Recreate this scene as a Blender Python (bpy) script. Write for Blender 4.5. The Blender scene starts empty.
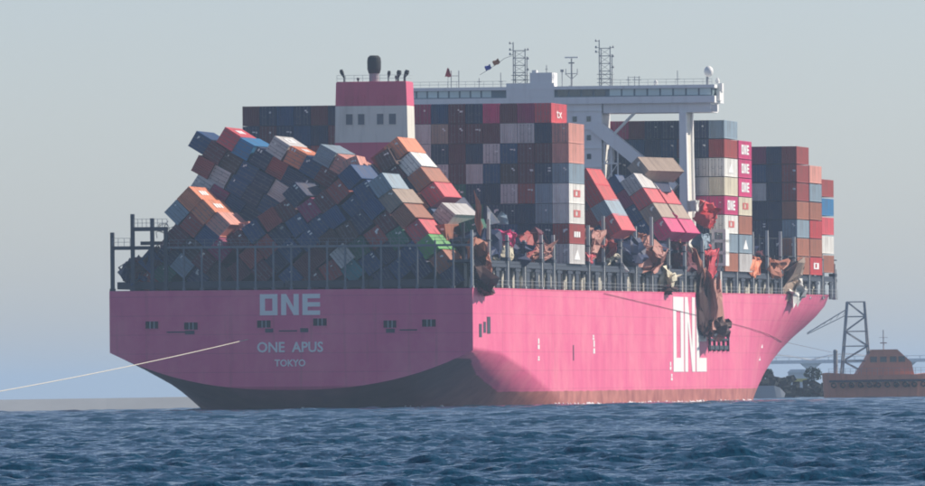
import bpy, math, random
import numpy as np
from mathutils import Matrix, Vector, noise

# ------------------------------------------------------------------ camera
SC = bpy.context.scene
COL = SC.collection
F, HCAM, ROLL = 10980.0, 2.0, math.radians(0.85)
cam = bpy.data.cameras.new("camera")
camo = bpy.data.objects.new("camera", cam); COL.objects.link(camo)
cam.sensor_width = 36.0; cam.sensor_fit = 'HORIZONTAL'
cam.lens = F / 925.0 * 36.0
cam.shift_y = 149.9 / 925.0
cam.clip_start = 1.0; cam.clip_end = 80000.0
camo.matrix_world = (Matrix.Translation((0, 0, HCAM)) @ Matrix.Rotation(math.pi / 2, 4, 'X')
                     @ Matrix.Rotation(-ROLL, 4, 'Z'))
SC.camera = camo

# ------------------------------------------------------------------ light
SUN_EL = math.radians(37)
SUN_AZ = math.radians(76)          # from +Y (view direction) towards +X (right)
world = bpy.data.worlds.new("World"); SC.world = world
world.use_nodes = True
nt = world.node_tree
bg = nt.nodes["Background"]
sky = nt.nodes.new("ShaderNodeTexSky")
sky.sky_type = 'NISHITA'; sky.sun_disc = False
sky.sun_elevation = SUN_EL; sky.sun_rotation = SUN_AZ
sky.air_density = 0.8; sky.dust_density = 0.5; sky.ozone_density = 3.0
hsv = nt.nodes.new("ShaderNodeHueSaturation"); hsv.inputs["Saturation"].default_value = 0.85
nt.links.new(sky.outputs[0], hsv.inputs["Color"])
tint = nt.nodes.new("ShaderNodeVectorMath"); tint.operation = 'MULTIPLY'; tint.inputs[1].default_value = (1.02, 0.972, 1.02)
nt.links.new(hsv.outputs[0], tint.inputs[0]); nt.links.new(tint.outputs[0], bg.inputs[0])
bg.inputs[1].default_value = 0.108
sl = bpy.data.lights.new("sun", 'SUN'); sl.energy = 4.8; sl.angle = math.radians(0.6)
sl.color = (1.0, 0.90, 0.76)
so = bpy.data.objects.new("sun", sl); COL.objects.link(so)
sd = Vector((math.sin(SUN_AZ) * math.cos(SUN_EL), math.cos(SUN_AZ) * math.cos(SUN_EL), math.sin(SUN_EL)))
so.rotation_euler = sd.to_track_quat('Z', 'Y').to_euler()
so.location = (300, 600, 400)
SC.view_settings.view_transform = 'Standard'; SC.view_settings.look = 'None'
SC.view_settings.gamma = 1.0; SC.view_settings.exposure = 0.18
SC.render.engine = 'CYCLES'
SC.cycles.filter_width = 1.9
SC.cycles.volume_bounces = 1
SC.cycles.max_bounces = 6
SC.cycles.diffuse_bounces = 3
HAZE_DENSITY = 0.000085
HAZE_COLOR = (0.60, 0.79, 0.99)

random.seed(7)
R = random.Random(11)

# ------------------------------------------------------------------ materials
MATS = {}
def mat(name, color, rough=0.6, var=0.12, scale=0.6, metallic=0.0, streak=0.0, dirt=(0.12, 0.07, 0.05), spec=0.35):
    if name in MATS: return MATS[name]
    m = bpy.data.materials.new(name); m.use_nodes = True
    t = m.node_tree; b = t.nodes["Principled BSDF"]
    b.inputs["Roughness"].default_value = rough
    b.inputs["Metallic"].default_value = metallic
    b.inputs["Specular IOR Level"].default_value = spec
    tc = t.nodes.new("ShaderNodeTexCoord")
    n = t.nodes.new("ShaderNodeTexNoise"); n.inputs["Scale"].default_value = scale; n.inputs["Detail"].default_value = 5
    t.links.new(tc.outputs["Object"], n.inputs["Vector"])
    oi = t.nodes.new("ShaderNodeObjectInfo")
    add = t.nodes.new("ShaderNodeMath"); add.operation = 'MULTIPLY_ADD'
    t.links.new(n.outputs["Fac"], add.inputs[0]); add.inputs[1].default_value = 2 * var
    mr = t.nodes.new("ShaderNodeMath"); mr.operation = 'MULTIPLY_ADD'
    t.links.new(oi.outputs["Random"], mr.inputs[0]); mr.inputs[1].default_value = var; mr.inputs[2].default_value = 1 - 1.5 * var
    t.links.new(mr.outputs[0], add.inputs[2])
    mul = t.nodes.new("ShaderNodeVectorMath"); mul.operation = 'SCALE'
    mul.inputs[0].default_value = color[:3]
    t.links.new(add.outputs[0], mul.inputs["Scale"])
    out = mul.outputs[0]
    if streak > 0:
        mp = t.nodes.new("ShaderNodeMapping"); mp.inputs["Scale"].default_value = (1.1, 1.1, 0.12)
        t.links.new(tc.outputs["Object"], mp.inputs["Vector"])
        n2 = t.nodes.new("ShaderNodeTexNoise"); n2.inputs["Scale"].default_value = 0.9; n2.inputs["Detail"].default_value = 6
        t.links.new(mp.outputs[0], n2.inputs["Vector"])
        cr = t.nodes.new("ShaderNodeValToRGB"); cr.color_ramp.elements[0].position = 0.52; cr.color_ramp.elements[1].position = 0.78
        cr.color_ramp.elements[1].color = (streak, streak, streak, 1)
        t.links.new(n2.outputs["Fac"], cr.inputs[0])
        mx = t.nodes.new("ShaderNodeMix"); mx.data_type = 'RGBA'
        t.links.new(cr.outputs[0], mx.inputs[0]); t.links.new(out, mx.inputs[6]); mx.inputs[7].default_value = (*dirt, 1)
        out = mx.outputs[2]
    t.links.new(out, b.inputs["Base Color"])
    MATS[name] = m
    return m

PAL = {
 'maroon': (0.115, 0.014, 0.024), 'brown red': (0.31, 0.045, 0.038), 'rust brown': (0.36, 0.13, 0.075),
 'navy': (0.008, 0.020, 0.075), 'dark blue': (0.005, 0.050, 0.155), 'blue': (0.03, 0.20, 0.42),
 'grey': (0.58, 0.56, 0.54), 'blue grey': (0.24, 0.32, 0.38), 'white': (0.78, 0.77, 0.72), 'cream': (0.66, 0.60, 0.45),
 'magenta': (0.62, 0.035, 0.17), 'bright red': (0.52, 0.04, 0.045), 'green': (0.10, 0.36, 0.09), 'dark green': (0.012, 0.13, 0.075),
 'teal': (0.03, 0.22, 0.25), 'orange': (0.72, 0.24, 0.12), 'pale pink': (0.66, 0.30, 0.24), 'dark brown': (0.06, 0.024, 0.022),
 'pink red': (0.62, 0.08, 0.10), 'faded brown': (0.40, 0.19, 0.15), 'beige': (0.36, 0.27, 0.21), 'plum': (0.28, 0.015, 0.09),
}
def paint(c): return mat('paint ' + c, PAL[c], 0.6, 0.2, 0.8, 0.0, 0.6)

M_pink = None
def hull_material():
    m = bpy.data.materials.new("hull paint"); m.use_nodes = True
    t = m.node_tree; b = t.nodes["Principled BSDF"]; b.inputs["Roughness"].default_value = 0.5
    b.inputs["Specular IOR Level"].default_value = 0.3
    tc = t.nodes.new("ShaderNodeTexCoord")
    sep = t.nodes.new("ShaderNodeSeparateXYZ"); t.links.new(tc.outputs["Object"], sep.inputs[0])
    n = t.nodes.new("ShaderNodeTexNoise"); n.inputs["Scale"].default_value = 0.35; n.inputs["Detail"].default_value = 7
    t.links.new(tc.outputs["Object"], n.inputs["Vector"])
    # boot-top boundary at z = 2.25, slightly worn
    z = t.nodes.new("ShaderNodeMath"); z.operation = 'MULTIPLY_ADD'; z.inputs[1].default_value = 0.35
    t.links.new(n.outputs["Fac"], z.inputs[0])
    aft = t.nodes.new("ShaderNodeMapRange"); aft.inputs[1].default_value = 6; aft.inputs[2].default_value = 34; aft.inputs[3].default_value = 4.6; aft.inputs[4].default_value = 0.0  # lifts boot paint aft, deepening the shade under the counter by colour
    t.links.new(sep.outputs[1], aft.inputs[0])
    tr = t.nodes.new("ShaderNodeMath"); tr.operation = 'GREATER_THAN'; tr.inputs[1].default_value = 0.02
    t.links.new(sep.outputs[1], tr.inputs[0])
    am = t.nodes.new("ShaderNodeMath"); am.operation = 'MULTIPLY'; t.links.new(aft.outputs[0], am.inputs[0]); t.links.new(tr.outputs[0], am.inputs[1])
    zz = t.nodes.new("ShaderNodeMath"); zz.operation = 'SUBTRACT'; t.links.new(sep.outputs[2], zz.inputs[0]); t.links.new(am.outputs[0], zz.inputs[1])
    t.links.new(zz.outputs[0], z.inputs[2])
    ramp = t.nodes.new("ShaderNodeMapRange"); ramp.inputs[1].default_value = 2.36; ramp.inputs[2].default_value = 2.50
    t.links.new(z.outputs[0], ramp.inputs[0])
    # pink with weathering
    mp = t.nodes.new("ShaderNodeMapping"); mp.inputs["Scale"].default_value = (0.8, 0.8, 0.10)
    t.links.new(tc.outputs["Object"], mp.inputs[0])
    n2 = t.nodes.new("ShaderNodeTexNoise"); n2.inputs["Scale"].default_value = 0.5; n2.inputs["Detail"].default_value = 6
    t.links.new(mp.outputs[0], n2.inputs["Vector"])
    cr = t.nodes.new("ShaderNodeValToRGB")
    cr.color_ramp.elements[0].position = 0.30; cr.color_ramp.elements[0].color = (0.70, 0.105, 0.245, 1)
    cr.color_ramp.elements[1].position = 0.75; cr.color_ramp.elements[1].color = (0.79, 0.155, 0.285, 1)
    t.links.new(n2.outputs["Fac"], cr.inputs[0])
    # plate seams: strakes about 2.6 m apart
    w = t.nodes.new("ShaderNodeMath"); w.operation = 'PINGPONG'; w.inputs[1].default_value = 1.3
    t.links.new(sep.outputs[2], w.inputs[0])
    ws = t.nodes.new("ShaderNodeMapRange"); ws.inputs[1].default_value = 0.0; ws.inputs[2].default_value = 0.09
    ws.inputs[3].default_value = 0.80; ws.inputs[4].default_value = 1.0
    t.links.new(w.outputs[0], ws.inputs[0])
    sc = t.nodes.new("ShaderNodeVectorMath"); sc.operation = 'SCALE'
    t.links.new(cr.outputs[0], sc.inputs[0]); t.links.new(ws.outputs[0], sc.inputs["Scale"])
    # rust runs
    mp3 = t.nodes.new("ShaderNodeMapping"); mp3.inputs["Scale"].default_value = (1.6, 1.6, 0.07)
    t.links.new(tc.outputs["Object"], mp3.inputs[0])
    n3 = t.nodes.new("ShaderNodeTexNoise"); n3.inputs["Scale"].default_value = 0.7; n3.inputs["Detail"].default_value = 8
    t.links.new(mp3.outputs[0], n3.inputs["Vector"])
    r3 = t.nodes.new("ShaderNodeMapRange"); r3.inputs[1].default_value = 0.60; r3.inputs[2].default_value = 0.82
    r3.inputs[4].default_value = 0.5
    t.links.new(n3.outputs["Fac"], r3.inputs[0])
    mx3 = t.nodes.new("ShaderNodeMix"); mx3.data_type = 'RGBA'
    t.links.new(r3.outputs[0], mx3.inputs[0]); t.links.new(sc.outputs[0], mx3.inputs[6]); mx3.inputs[7].default_value = (0.30, 0.11, 0.09, 1)
    # boot paint, blended aft to a dark tone that paints in counter shade
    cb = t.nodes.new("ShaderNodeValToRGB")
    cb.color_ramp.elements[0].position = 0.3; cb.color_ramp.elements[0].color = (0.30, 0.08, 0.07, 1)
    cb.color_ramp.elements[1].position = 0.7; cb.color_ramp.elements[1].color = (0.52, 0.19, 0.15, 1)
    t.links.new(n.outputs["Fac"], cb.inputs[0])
    aft_shade = t.nodes.new("ShaderNodeMapRange"); aft_shade.inputs[1].default_value = 10; aft_shade.inputs[2].default_value = 50; aft_shade.inputs[3].default_value = 0.75; aft_shade.inputs[4].default_value = 0.0
    t.links.new(sep.outputs[1], aft_shade.inputs[0])
    shade_mix = t.nodes.new("ShaderNodeMix"); shade_mix.data_type = 'RGBA'
    t.links.new(aft_shade.outputs[0], shade_mix.inputs[0]); t.links.new(cb.outputs[0], shade_mix.inputs[6]); shade_mix.inputs[7].default_value = (0.085, 0.035, 0.06, 1)
    mx = t.nodes.new("ShaderNodeMix"); mx.data_type = 'RGBA'
    t.links.new(ramp.outputs[0], mx.inputs[0]); t.links.new(shade_mix.outputs[2], mx.inputs[6]); t.links.new(mx3.outputs[2], mx.inputs[7])
    t.links.new(mx.outputs[2], b.inputs["Base Color"])
    nb = t.nodes.new("ShaderNodeTexNoise"); nb.inputs["Scale"].default_value = 0.42; nb.inputs["Detail"].default_value = 2
    t.links.new(tc.outputs["Object"], nb.inputs["Vector"])
    bp = t.nodes.new("ShaderNodeBump"); bp.inputs["Strength"].default_value = 0.35; bp.inputs["Distance"].default_value = 0.22
    t.links.new(nb.outputs["Fac"], bp.inputs["Height"]); t.links.new(bp.outputs[0], b.inputs["Normal"])
    # chalky, sun-bleached and scuffed patches
    ns = t.nodes.new("ShaderNodeTexNoise"); ns.inputs["Scale"].default_value = 0.11; ns.inputs["Detail"].default_value = 9; ns.inputs["Roughness"].default_value = 0.7
    t.links.new(tc.outputs["Object"], ns.inputs["Vector"])
    rs = t.nodes.new("ShaderNodeMapRange"); rs.inputs[1].default_value = 0.45; rs.inputs[2].default_value = 0.75; rs.inputs[4].default_value = 0.6
    t.links.new(ns.outputs["Fac"], rs.inputs[0])
    ms = t.nodes.new("ShaderNodeMix"); ms.data_type = 'RGBA'
    t.links.new(rs.outputs[0], ms.inputs[0]); t.links.new(mx3.outputs[2], ms.inputs[6]); ms.inputs[7].default_value = (0.86, 0.31, 0.36, 1)
    t.links.new(ms.outputs[2], mx.inputs[7])
    return m
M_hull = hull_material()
M_casing_pink = mat('casing magenta', (0.66, 0.10, 0.19), 0.5, 0.06, 0.4, 0, 0.25)
M_cream = mat('cream house paint', (0.76, 0.74, 0.66), 0.5, 0.05, 0.3, 0, 0.25)
M_house = mat('pale grey house paint', (0.86, 0.86, 0.84), 0.5, 0.05, 0.3, 0, 0.2)
M_white = mat('white paint', (0.80, 0.80, 0.77), 0.5, 0.04, 0.5)
M_letter = mat('white hull lettering', (0.80, 0.80, 0.78), 0.5, 0.05, 0.6)
M_glass = mat('bridge window glass', (0.03, 0.06, 0.08), 0.08, 0.1, 0.4, 0, 0, spec=0.8)
M_dark = mat('dark steel', (0.045, 0.055, 0.075), 0.6, 0.2, 0.8)
M_steel = mat('grey lashing steel', (0.30, 0.32, 0.34), 0.55, 0.15, 1.2, 0, 0.4)
M_paler = mat('pale lashing steel', (0.46, 0.48, 0.48), 0.55, 0.15, 1.2, 0, 0.4)
M_mid = mat('weathered lashing steel', (0.15, 0.17, 0.20), 0.6, 0.15, 1.2, 0, 0.3)
M_deck = mat('oxide deck paint', (0.12, 0.05, 0.045), 0.8, 0.2, 0.3)
M_black = mat('sooty black', (0.015, 0.016, 0.02), 0.7, 0.2, 1.0)
M_coam = mat('coaming cream', (0.52, 0.50, 0.42), 0.6, 0.16, 0.5, 0, 0.5)
M_rope = mat('pale hawser', (0.62, 0.58, 0.48), 0.9, 0.1, 2)
M_ropedark = mat('dark towline', (0.10, 0.08, 0.09), 0.9, 0.1, 2)
M_rod = mat('galvanised rod', (0.16, 0.17, 0.18), 0.45, 0.1, 3)

# ------------------------------------------------------------------ helpers
class MB:
    def __init__(s): s.v = []; s.f = []; s.mi = []
    def add(s, vs, fs, k=0):
        o = len(s.v); s.v += [tuple(p) for p in vs]; s.f += [tuple(i + o for i in q) for q in fs]; s.mi += [k] * len(fs)
    def box(s, x0, x1, y0, y1, z0, z1, k=0, M=None):
        vs = [Vector(p) for p in ((x0, y0, z0), (x1, y0, z0), (x1, y1, z0), (x0, y1, z0), (x0, y0, z1), (x1, y0, z1), (x1, y1, z1), (x0, y1, z1))]
        if M is not None: vs = [M @ p for p in vs]
        s.add(vs, [(0, 3, 2, 1), (4, 5, 6, 7), (0, 1, 5, 4), (1, 2, 6, 5), (2, 3, 7, 6), (3, 0, 4, 7)], k)
    def tube(s, p, q, r, n=6, k=0, r2=None, cap=True):
        p, q = Vector(p), Vector(q); d = (q - p)
        if d.length < 1e-6: return
        d.normalize(); a = d.orthogonal().normalized(); b = d.cross(a); r2 = r if r2 is None else r2
        vs = [p + (a * math.cos(2 * math.pi * i / n) + b * math.sin(2 * math.pi * i / n)) * r for i in range(n)]
        vs += [q + (a * math.cos(2 * math.pi * i / n) + b * math.sin(2 * math.pi * i / n)) * r2 for i in range(n)]
        fs = [(i, (i + 1) % n, n + (i + 1) % n, n + i) for i in range(n)]
        if cap: fs += [tuple(range(n - 1, -1, -1)), tuple(range(n, 2 * n))]
        s.add(vs, fs, k)
    def path(s, pts, r, n=5, k=0):
        for a, b in zip(pts[:-1], pts[1:]): s.tube(a, b, r, n, k)
    def lathe(s, c, prof, n=16, k=0):
        c = Vector(c); vs = []; fs = []
        for r, z in prof:
            for i in range(n): vs.append(c + Vector((r * math.cos(2 * math.pi * i / n), r * math.sin(2 * math.pi * i / n), z)))
        for j in range(len(prof) - 1):
            for i in range(n): fs.append((j * n + i, j * n + (i + 1) % n, (j + 1) * n + (i + 1) % n, (j + 1) * n + i))
        fs.append(tuple(range(n - 1, -1, -1))); o = (len(prof) - 1) * n; fs.append(tuple(range(o, o + n)))
        s.add(vs, fs, k)
    def prism(s, pts, t0, t1, axis='y', k=0):
        n = len(pts)
        f = {'y': lambda a, b, t: (a, t, b), 'x': lambda a, b, t: (t, a, b), 'z': lambda a, b, t: (a, b, t)}[axis]
        vs = [f(a, b, t0) for a, b in pts] + [f(a, b, t1) for a, b in pts]
        fs = [(i, (i + 1) % n, n + (i + 1) % n, n + i) for i in range(n)] + [tuple(range(n - 1, -1, -1)), tuple(range(n, 2 * n))]
        s.add(vs, fs, k)
    def mesh(s, name, fix=True):
        me = bpy.data.meshes.new(name); me.from_pydata(s.v, [], s.f); me.update()
        if fix:
            import bmesh
            bm = bmesh.new(); bm.from_mesh(me); bmesh.ops.recalc_face_normals(bm, faces=bm.faces)
            bm.to_mesh(me); bm.free()
        me.polygons.foreach_set('material_index', s.mi); me.update()
        return me
def link(name, me, mats=None, parent=None, M=None, objmat=None):
    o = bpy.data.objects.new(name, me); COL.objects.link(o)
    if mats is not None and len(me.materials) == 0:
        for m in (mats if isinstance(mats, (list, tuple)) else [mats]): me.materials.append(m)
    if objmat is not None:
        o.material_slots[0].link = 'OBJECT'; o.material_slots[0].material = objmat
    if parent: o.parent = parent
    if M is not None: o.matrix_local = M
    return o
def build(name, mb, mats, parent=None, M=None, smooth=False):
    me = mb.mesh(name)
    if smooth:
        for p in me.polygons: p.use_smooth = True
    return link(name, me, mats, parent, M)
def empty(name, M=None):
    o = bpy.data.objects.new(name, None); COL.objects.link(o); o.empty_display_size = 0.5
    if M is not None: o.matrix_world = M
    return o
def tag(o, label=None, cat=None, group=None, kind=None):
    for k, v in (('label', label), ('category', cat), ('group', group), ('kind', kind)):
        if v: o[k] = v
    return o
def text_mesh(s, size, depth, name):
    cu = bpy.data.curves.new(name, 'FONT'); cu.body = s; cu.size = size; cu.extrude = depth; cu.align_x = 'CENTER'
    cu.resolution_u = 3
    if name in ('ship_name', 'home_port'): cu.offset = 0.022 * size
    tmp = bpy.data.objects.new(name, cu); COL.objects.link(tmp)
    dg = bpy.context.evaluated_depsgraph_get()
    me = bpy.data.meshes.new_from_object(tmp.evaluated_get(dg)); me.name = name
    bpy.data.objects.remove(tmp); bpy.data.curves.remove(cu)
    me.materials.clear()
    return me
def one_logo(w, h, st, d, gap=0.06):
    """the three letters of the carrier's wordmark in the x-z plane, centred, extruded along y; (w,h) outer size, st stroke"""
    mb = MB(); lw = w * (1 - 2 * gap) / 3; sx, sz = st
    x = -w / 2; z0, z1 = -h / 2, h / 2
    mb.box(x, x + sx, -d, d, z0, z1); mb.box(x + lw - sx, x + lw, -d, d, z0, z1)
    mb.box(x + sx, x + lw - sx, -d, d, z0, z0 + sz); mb.box(x + sx, x + lw - sx, -d, d, z1 - sz, z1)
    x += lw + gap * w
    mb.box(x, x + sx, -d, d, z0, z1); mb.box(x + lw - sx, x + lw, -d, d, z0, z1)
    mb.prism([(x + sx, z1), (x + sx, z1 - sz * 1.7), (x + lw - sx, z0), (x + lw - sx, z0 + sz * 1.7)], -d * .97, d * .97)
    x += lw + gap * w
    mb.box(x, x + sx, -d, d, z0, z1)
    for a in (z0, -sz / 2, z1 - sz): mb.box(x + sx, x + lw, -d, d, a, a + sz)
    return mb

# ------------------------------------------------------------------ sea, haze
def build_sea():
    rows = [-400.0, -100.0, 60.0, 120.0]
    y = 186.0
    while y < 640: rows.append(y); y *= 1.00062
    while y < 2600: rows.append(y); y += 0.4 * (y / 640) ** 1.3
    while y < 30000: rows.append(y); y *= 1.05
    rows.append(30000.0)
    Y = np.array(rows); nr = len(Y)
    nf = 250
    fine = np.linspace(-1, 1, nf)
    half = np.maximum(0.052 * Y, 4.0)
    outer = np.array([1.05, 1.15, 1.3, 1.6, 2.1, 3.0, 4.5, 7.0])
    cols = np.concatenate([-outer[::-1], fine, outer]); nc = len(cols)
    X = np.outer(half, cols)
    X[:, 0] = -np.maximum(0.5 * Y, 500); X[:, -1] = np.maximum(0.5 * Y, 500)
    YY = np.repeat(Y[:, None], nc, 1)
    dx = np.maximum(half * 2 / nf, np.where(Y < 640, 0.00062 * Y, 0.4 * (Y / 640) ** 1.3))[:, None]
    rng = np.random.default_rng(5)
    Z = np.zeros_like(X)
    N = 120
    for i in range(N):
        lam = 0.24 * (7.0 / 0.24) ** ((i + rng.random()) / N)
        th = math.radians(78) + rng.normal(0, 0.5)
        k = 2 * math.pi / lam
        slope = 0.074 * (1.0 if lam < 0.7 else (0.7 / lam) ** 0.72)
        a = slope / k * (1 + np.clip((YY - 500) / 900, 0, 0.9))
        fade = np.clip((lam / dx - 1.8) / 2.0, 0, 1)
        ph = k * (X * math.cos(th) + YY * math.sin(th)) + rng.random() * 6.283
        s = np.sin(ph)
        Z += a * fade * (s + 0.34 * np.sin(2 * ph + 1.57))
    # gusts: patches of rougher and calmer water
    g = np.zeros_like(X)
    for i in range(8):
        lam = 25 + 90 * rng.random(); th = rng.random() * 6.283
        g += np.sin(2 * math.pi / lam * (X * math.cos(th) + YY * math.sin(th)) + rng.random() * 6.283)
    Z *= 1.0 + 0.16 * g
    Z *= np.clip((YY - 187) / 12.0, 0, 1)
    Z[:, :8] *= 0.3; Z[:, -8:] *= 0.3
    co = np.stack([X, YY, Z], -1).reshape(-1, 3).astype(np.float32)
    r, c = np.meshgrid(np.arange(nr - 1), np.arange(nc - 1), indexing='ij')
    q = np.stack([r * nc + c, r * nc + c + 1, (r + 1) * nc + c + 1, (r + 1) * nc + c], -1).reshape(-1, 4).astype(np.int32)
    me = bpy.data.meshes.new('sea')
    me.vertices.add(len(co)); me.vertices.foreach_set('co', co.ravel())
    me.loops.add(q.size); me.loops.foreach_set('vertex_index', q.ravel())
    me.polygons.add(len(q)); me.polygons.foreach_set('loop_start', np.arange(0, q.size, 4, dtype=np.int32))
    me.polygons.foreach_set('loop_total', np.full(len(q), 4, dtype=np.int32))
    me.polygons.foreach_set('use_smooth', np.ones(len(q), dtype=bool))
    me.update(); me.validate()
    m = bpy.data.materials.new('sea water'); m.use_nodes = True
    t = m.node_tree; b = t.nodes["Principled BSDF"]
    b.inputs["Base Color"].default_value = (0.003, 0.046, 0.088, 1)
    b.inputs["Roughness"].default_value = 0.10; b.inputs["IOR"].default_value = 1.33
    tc = t.nodes.new("ShaderNodeTexCoord")
    n = t.nodes.new("ShaderNodeTexNoise"); n.inputs["Scale"].default_value = 3.2; n.inputs["Detail"].default_value = 4
    t.links.new(tc.outputs["Object"], n.inputs["Vector"])
    bp = t.nodes.new("ShaderNodeBump"); bp.inputs["Strength"].default_value = 0.8; bp.inputs["Distance"].default_value = 0.14
    t.links.new(n.outputs["Fac"], bp.inputs["Height"]); t.links.new(bp.outputs[0], b.inputs["Normal"])
    o = link('sea', me, m)
    tag(o, kind='structure')
build_sea()

def build_haze():
    mb = MB(); mb.box(-16500, 16500, -450, 30100, -15.0, 63.0)
    m = bpy.data.materials.new('haze air'); m.use_nodes = True
    t = m.node_tree; t.nodes.remove(t.nodes["Principled BSDF"])
    pv = t.nodes.new("ShaderNodeVolumePrincipled")
    pv.inputs["Density"].default_value = HAZE_DENSITY
    pv.inputs["Color"].default_value = (*HAZE_COLOR, 1)
    pv.inputs["Anisotropy"].default_value = 0.2
    t.links.new(pv.outputs[0], t.nodes["Material Output"].inputs["Volume"])
    o = build('haze', mb, m); tag(o, kind='stuff')
build_haze()

# ------------------------------------------------------------------ the ship
D0, TH, LIST = 1500.0, math.radians(11.0), math.radians(0.45)
SHIP = (Matrix.Translation(((291 - 462.5) / F * D0, D0, 0)) @ Matrix.Rotation(-TH, 4, 'Z') @ Matrix.Rotation(LIST, 4, 'Y'))
ship = empty('container_ship', SHIP)
tag(ship, 'huge pink container ship with collapsed container stacks, seen from astern', 'container ship')

def lerp(tab, x):
    if x <= tab[0][0]: return tab[0][1]
    for (a, p), (b, q) in zip(tab[:-1], tab[1:]):
        if x <= b: return p + (q - p) * (x - a) / (b - a)
    return tab[-1][1]
BEAM = 25.35
def deckz(u): return lerp([(0, 16.45), (72, 16.5), (183, 16.85), (310, 17.2), (360, 18.0)], u)
ZS = [(0, 8.0), (20, 7.3), (40, 4.8), (60, 1.3), (80, -3), (100, -7)]
ZK = [(0, 2.75), (10, -2.4), (20, -7.5), (40, -12), (60, -13), (400, -13)]
def bdeck(u):
    return BEAM if u < 290 else BEAM * max(0.0, 1 - ((u - 290) / 70.0) ** 2.4) ** 0.6
def bwl(u):
    return BEAM if u < 215 else BEAM * max(0.0, 1 - ((u - 215) / 128.0) ** 1.55)
TZ = [(-9, 0), (0, 0), (2.3, .17), (6.2, .36), (9.5, .55), (12.8, .8), (14.8, .92), (16.6, 1), (19, 1)]
def hb(u, z):
    if u < 110:
        zs, zk = lerp(ZS, u), lerp(ZK, u)
        if z >= zs: return BEAM
        if z <= zk: return 0.0
        p = lerp([(0, 2.4), (12, 1.65), (20, 1.5), (40, 1.8), (60, 2.6), (110, 5)], u)
        return BEAM * ((z - zk) / (zs - zk)) ** (1 / p)
    return bwl(u) + (bdeck(u) - bwl(u)) * lerp(TZ, z)
def build_hull():
    us = [0, 4, 8, 12, 16, 20, 26, 32, 40, 48, 56, 64, 72, 80, 90, 100, 110, 140, 180, 215, 230, 245, 260, 272, 282, 290, 297, 304, 311, 318, 325, 332, 338, 344, 350, 355, 359.5]
    NS = 26; v = []; f = []
    for u in us:
        zt = deckz(u); zk = lerp(ZK, u) if u < 110 else -13.0
        zs = lerp(ZS, u)
        row = []
        for j in range(NS + 1):
            zz = max(zs, zk + 0.1)
            if j <= 14: z = zt + (zz - zt) * j / 14
            else:
                q = (j - 14) / (NS - 14); z = zz + (zk - zz) * (1 - (1 - q) ** 2)
            row.append((hb(u, z) if j < NS else (0 if u < 110 else hb(u, z)), u, z))
        v += row + [(-a, b, c) for a, b, c in row]
    n = 2 * (NS + 1)
    for i in range(len(us) - 1):
        for j in range(NS):
            a, b = i * n + j, (i + 1) * n + j
            f.append((a, a + 1, b + 1, b))
            a += NS + 1; b += NS + 1
            f.append((a, b, b + 1, a + 1))
    # transom
    for j in range(NS): f.append((j, NS + 1 + j, NS + 2 + j, j + 1))
    for j in range(NS):
        a = (len(us) - 1) * n + j; f.append((a, a + 1, a + NS + 2, a + NS + 1))
    for i in range(len(us) - 1):       # deck
        f.append((i * n, (i + 1) * n, (i + 1) * n + NS + 1, i * n + NS + 1))
    mb = MB(); mb.add(v, f)
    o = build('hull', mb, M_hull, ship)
    me = o.data
    for p in me.polygons: p.use_smooth = True
    try: me.set_sharp_from_angle(angle=math.radians(66))
    except Exception: pass
    return o
hull = build_hull()
mb = MB(); mb.box(-25.2, 25.2, 0.1, 285, 16.40, 16.56 + .0); deckm = mb
# deck sheet sits a little proud of the hull top
dk = MB()
pts_r = [(bdeck(u) - 0.15, u) for u in range(0, 356, 5)]
vs = []; fs = []
for a, u in pts_r: vs += [(a, u + .1, deckz(u) + .03), (-a, u + .1, deckz(u) + .03)]
for i in range(len(pts_r) - 1): fs.append((2 * i, 2 * i + 1, 2 * i + 3, 2 * i + 2))
dk.add(vs, fs); build('deck', dk, M_deck, ship)
# bulwark rail strip along the sheer line
for s in (1,):
    g = MB(); 
    for i in range(0, 60):
        u0, u1 = i * 5.8, (i + 1) * 5.8
        g.tube((s * (bdeck(u0) - .05), u0, deckz(u0) + .02), (s * (bdeck(u1) - .05), u1, deckz(u1) + .02), 0.11, 5)
    build('sheer_rail', g, M_casing_pink, ship)

# lettering on transom and side (flush steel letters, 30 mm proud)
o = build('stern_wordmark', one_logo(8.4, 2.9, (0.72, 0.62), 0.03), M_letter, hull, Matrix.Translation((-0.07, -0.03, 14.42)))
RX = Matrix.Rotation(math.pi / 2, 4, 'X')
me = text_mesh('ONE  APUS', 1.85, 0.03, 'ship_name')
for vv in me.vertices: vv.co.x *= 1.0
w0 = max(v.co.x for v in me.vertices) - min(v.co.x for v in me.vertices)
link('ship_name', me, M_letter, hull, Matrix.Translation((-0.1, -0.03, 7.95)) @ RX @ Matrix.Diagonal((9.2 / w0, 1.05, 1, 1)))
me = text_mesh('TOKYO', 1.3, 0.03, 'home_port'); w0 = max(v.co.x for v in me.vertices) - min(v.co.x for v in me.vertices)
link('home_port', me, M_letter, hull, Matrix.Translation((-0.1, -0.03, 6.0)) @ RX @ Matrix.Diagonal((4.3 / w0, 1.0, 1, 1)))
RZ90 = Matrix.Rotation(math.pi / 2, 4, 'Z')
o = build('side_wordmark', one_logo(29.5, 11.3, (2.7, 2.1), 0.03, 0.035), M_letter, hull, Matrix.Translation((BEAM + .03, 173.2, 10.55)) @ RZ90)
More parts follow.
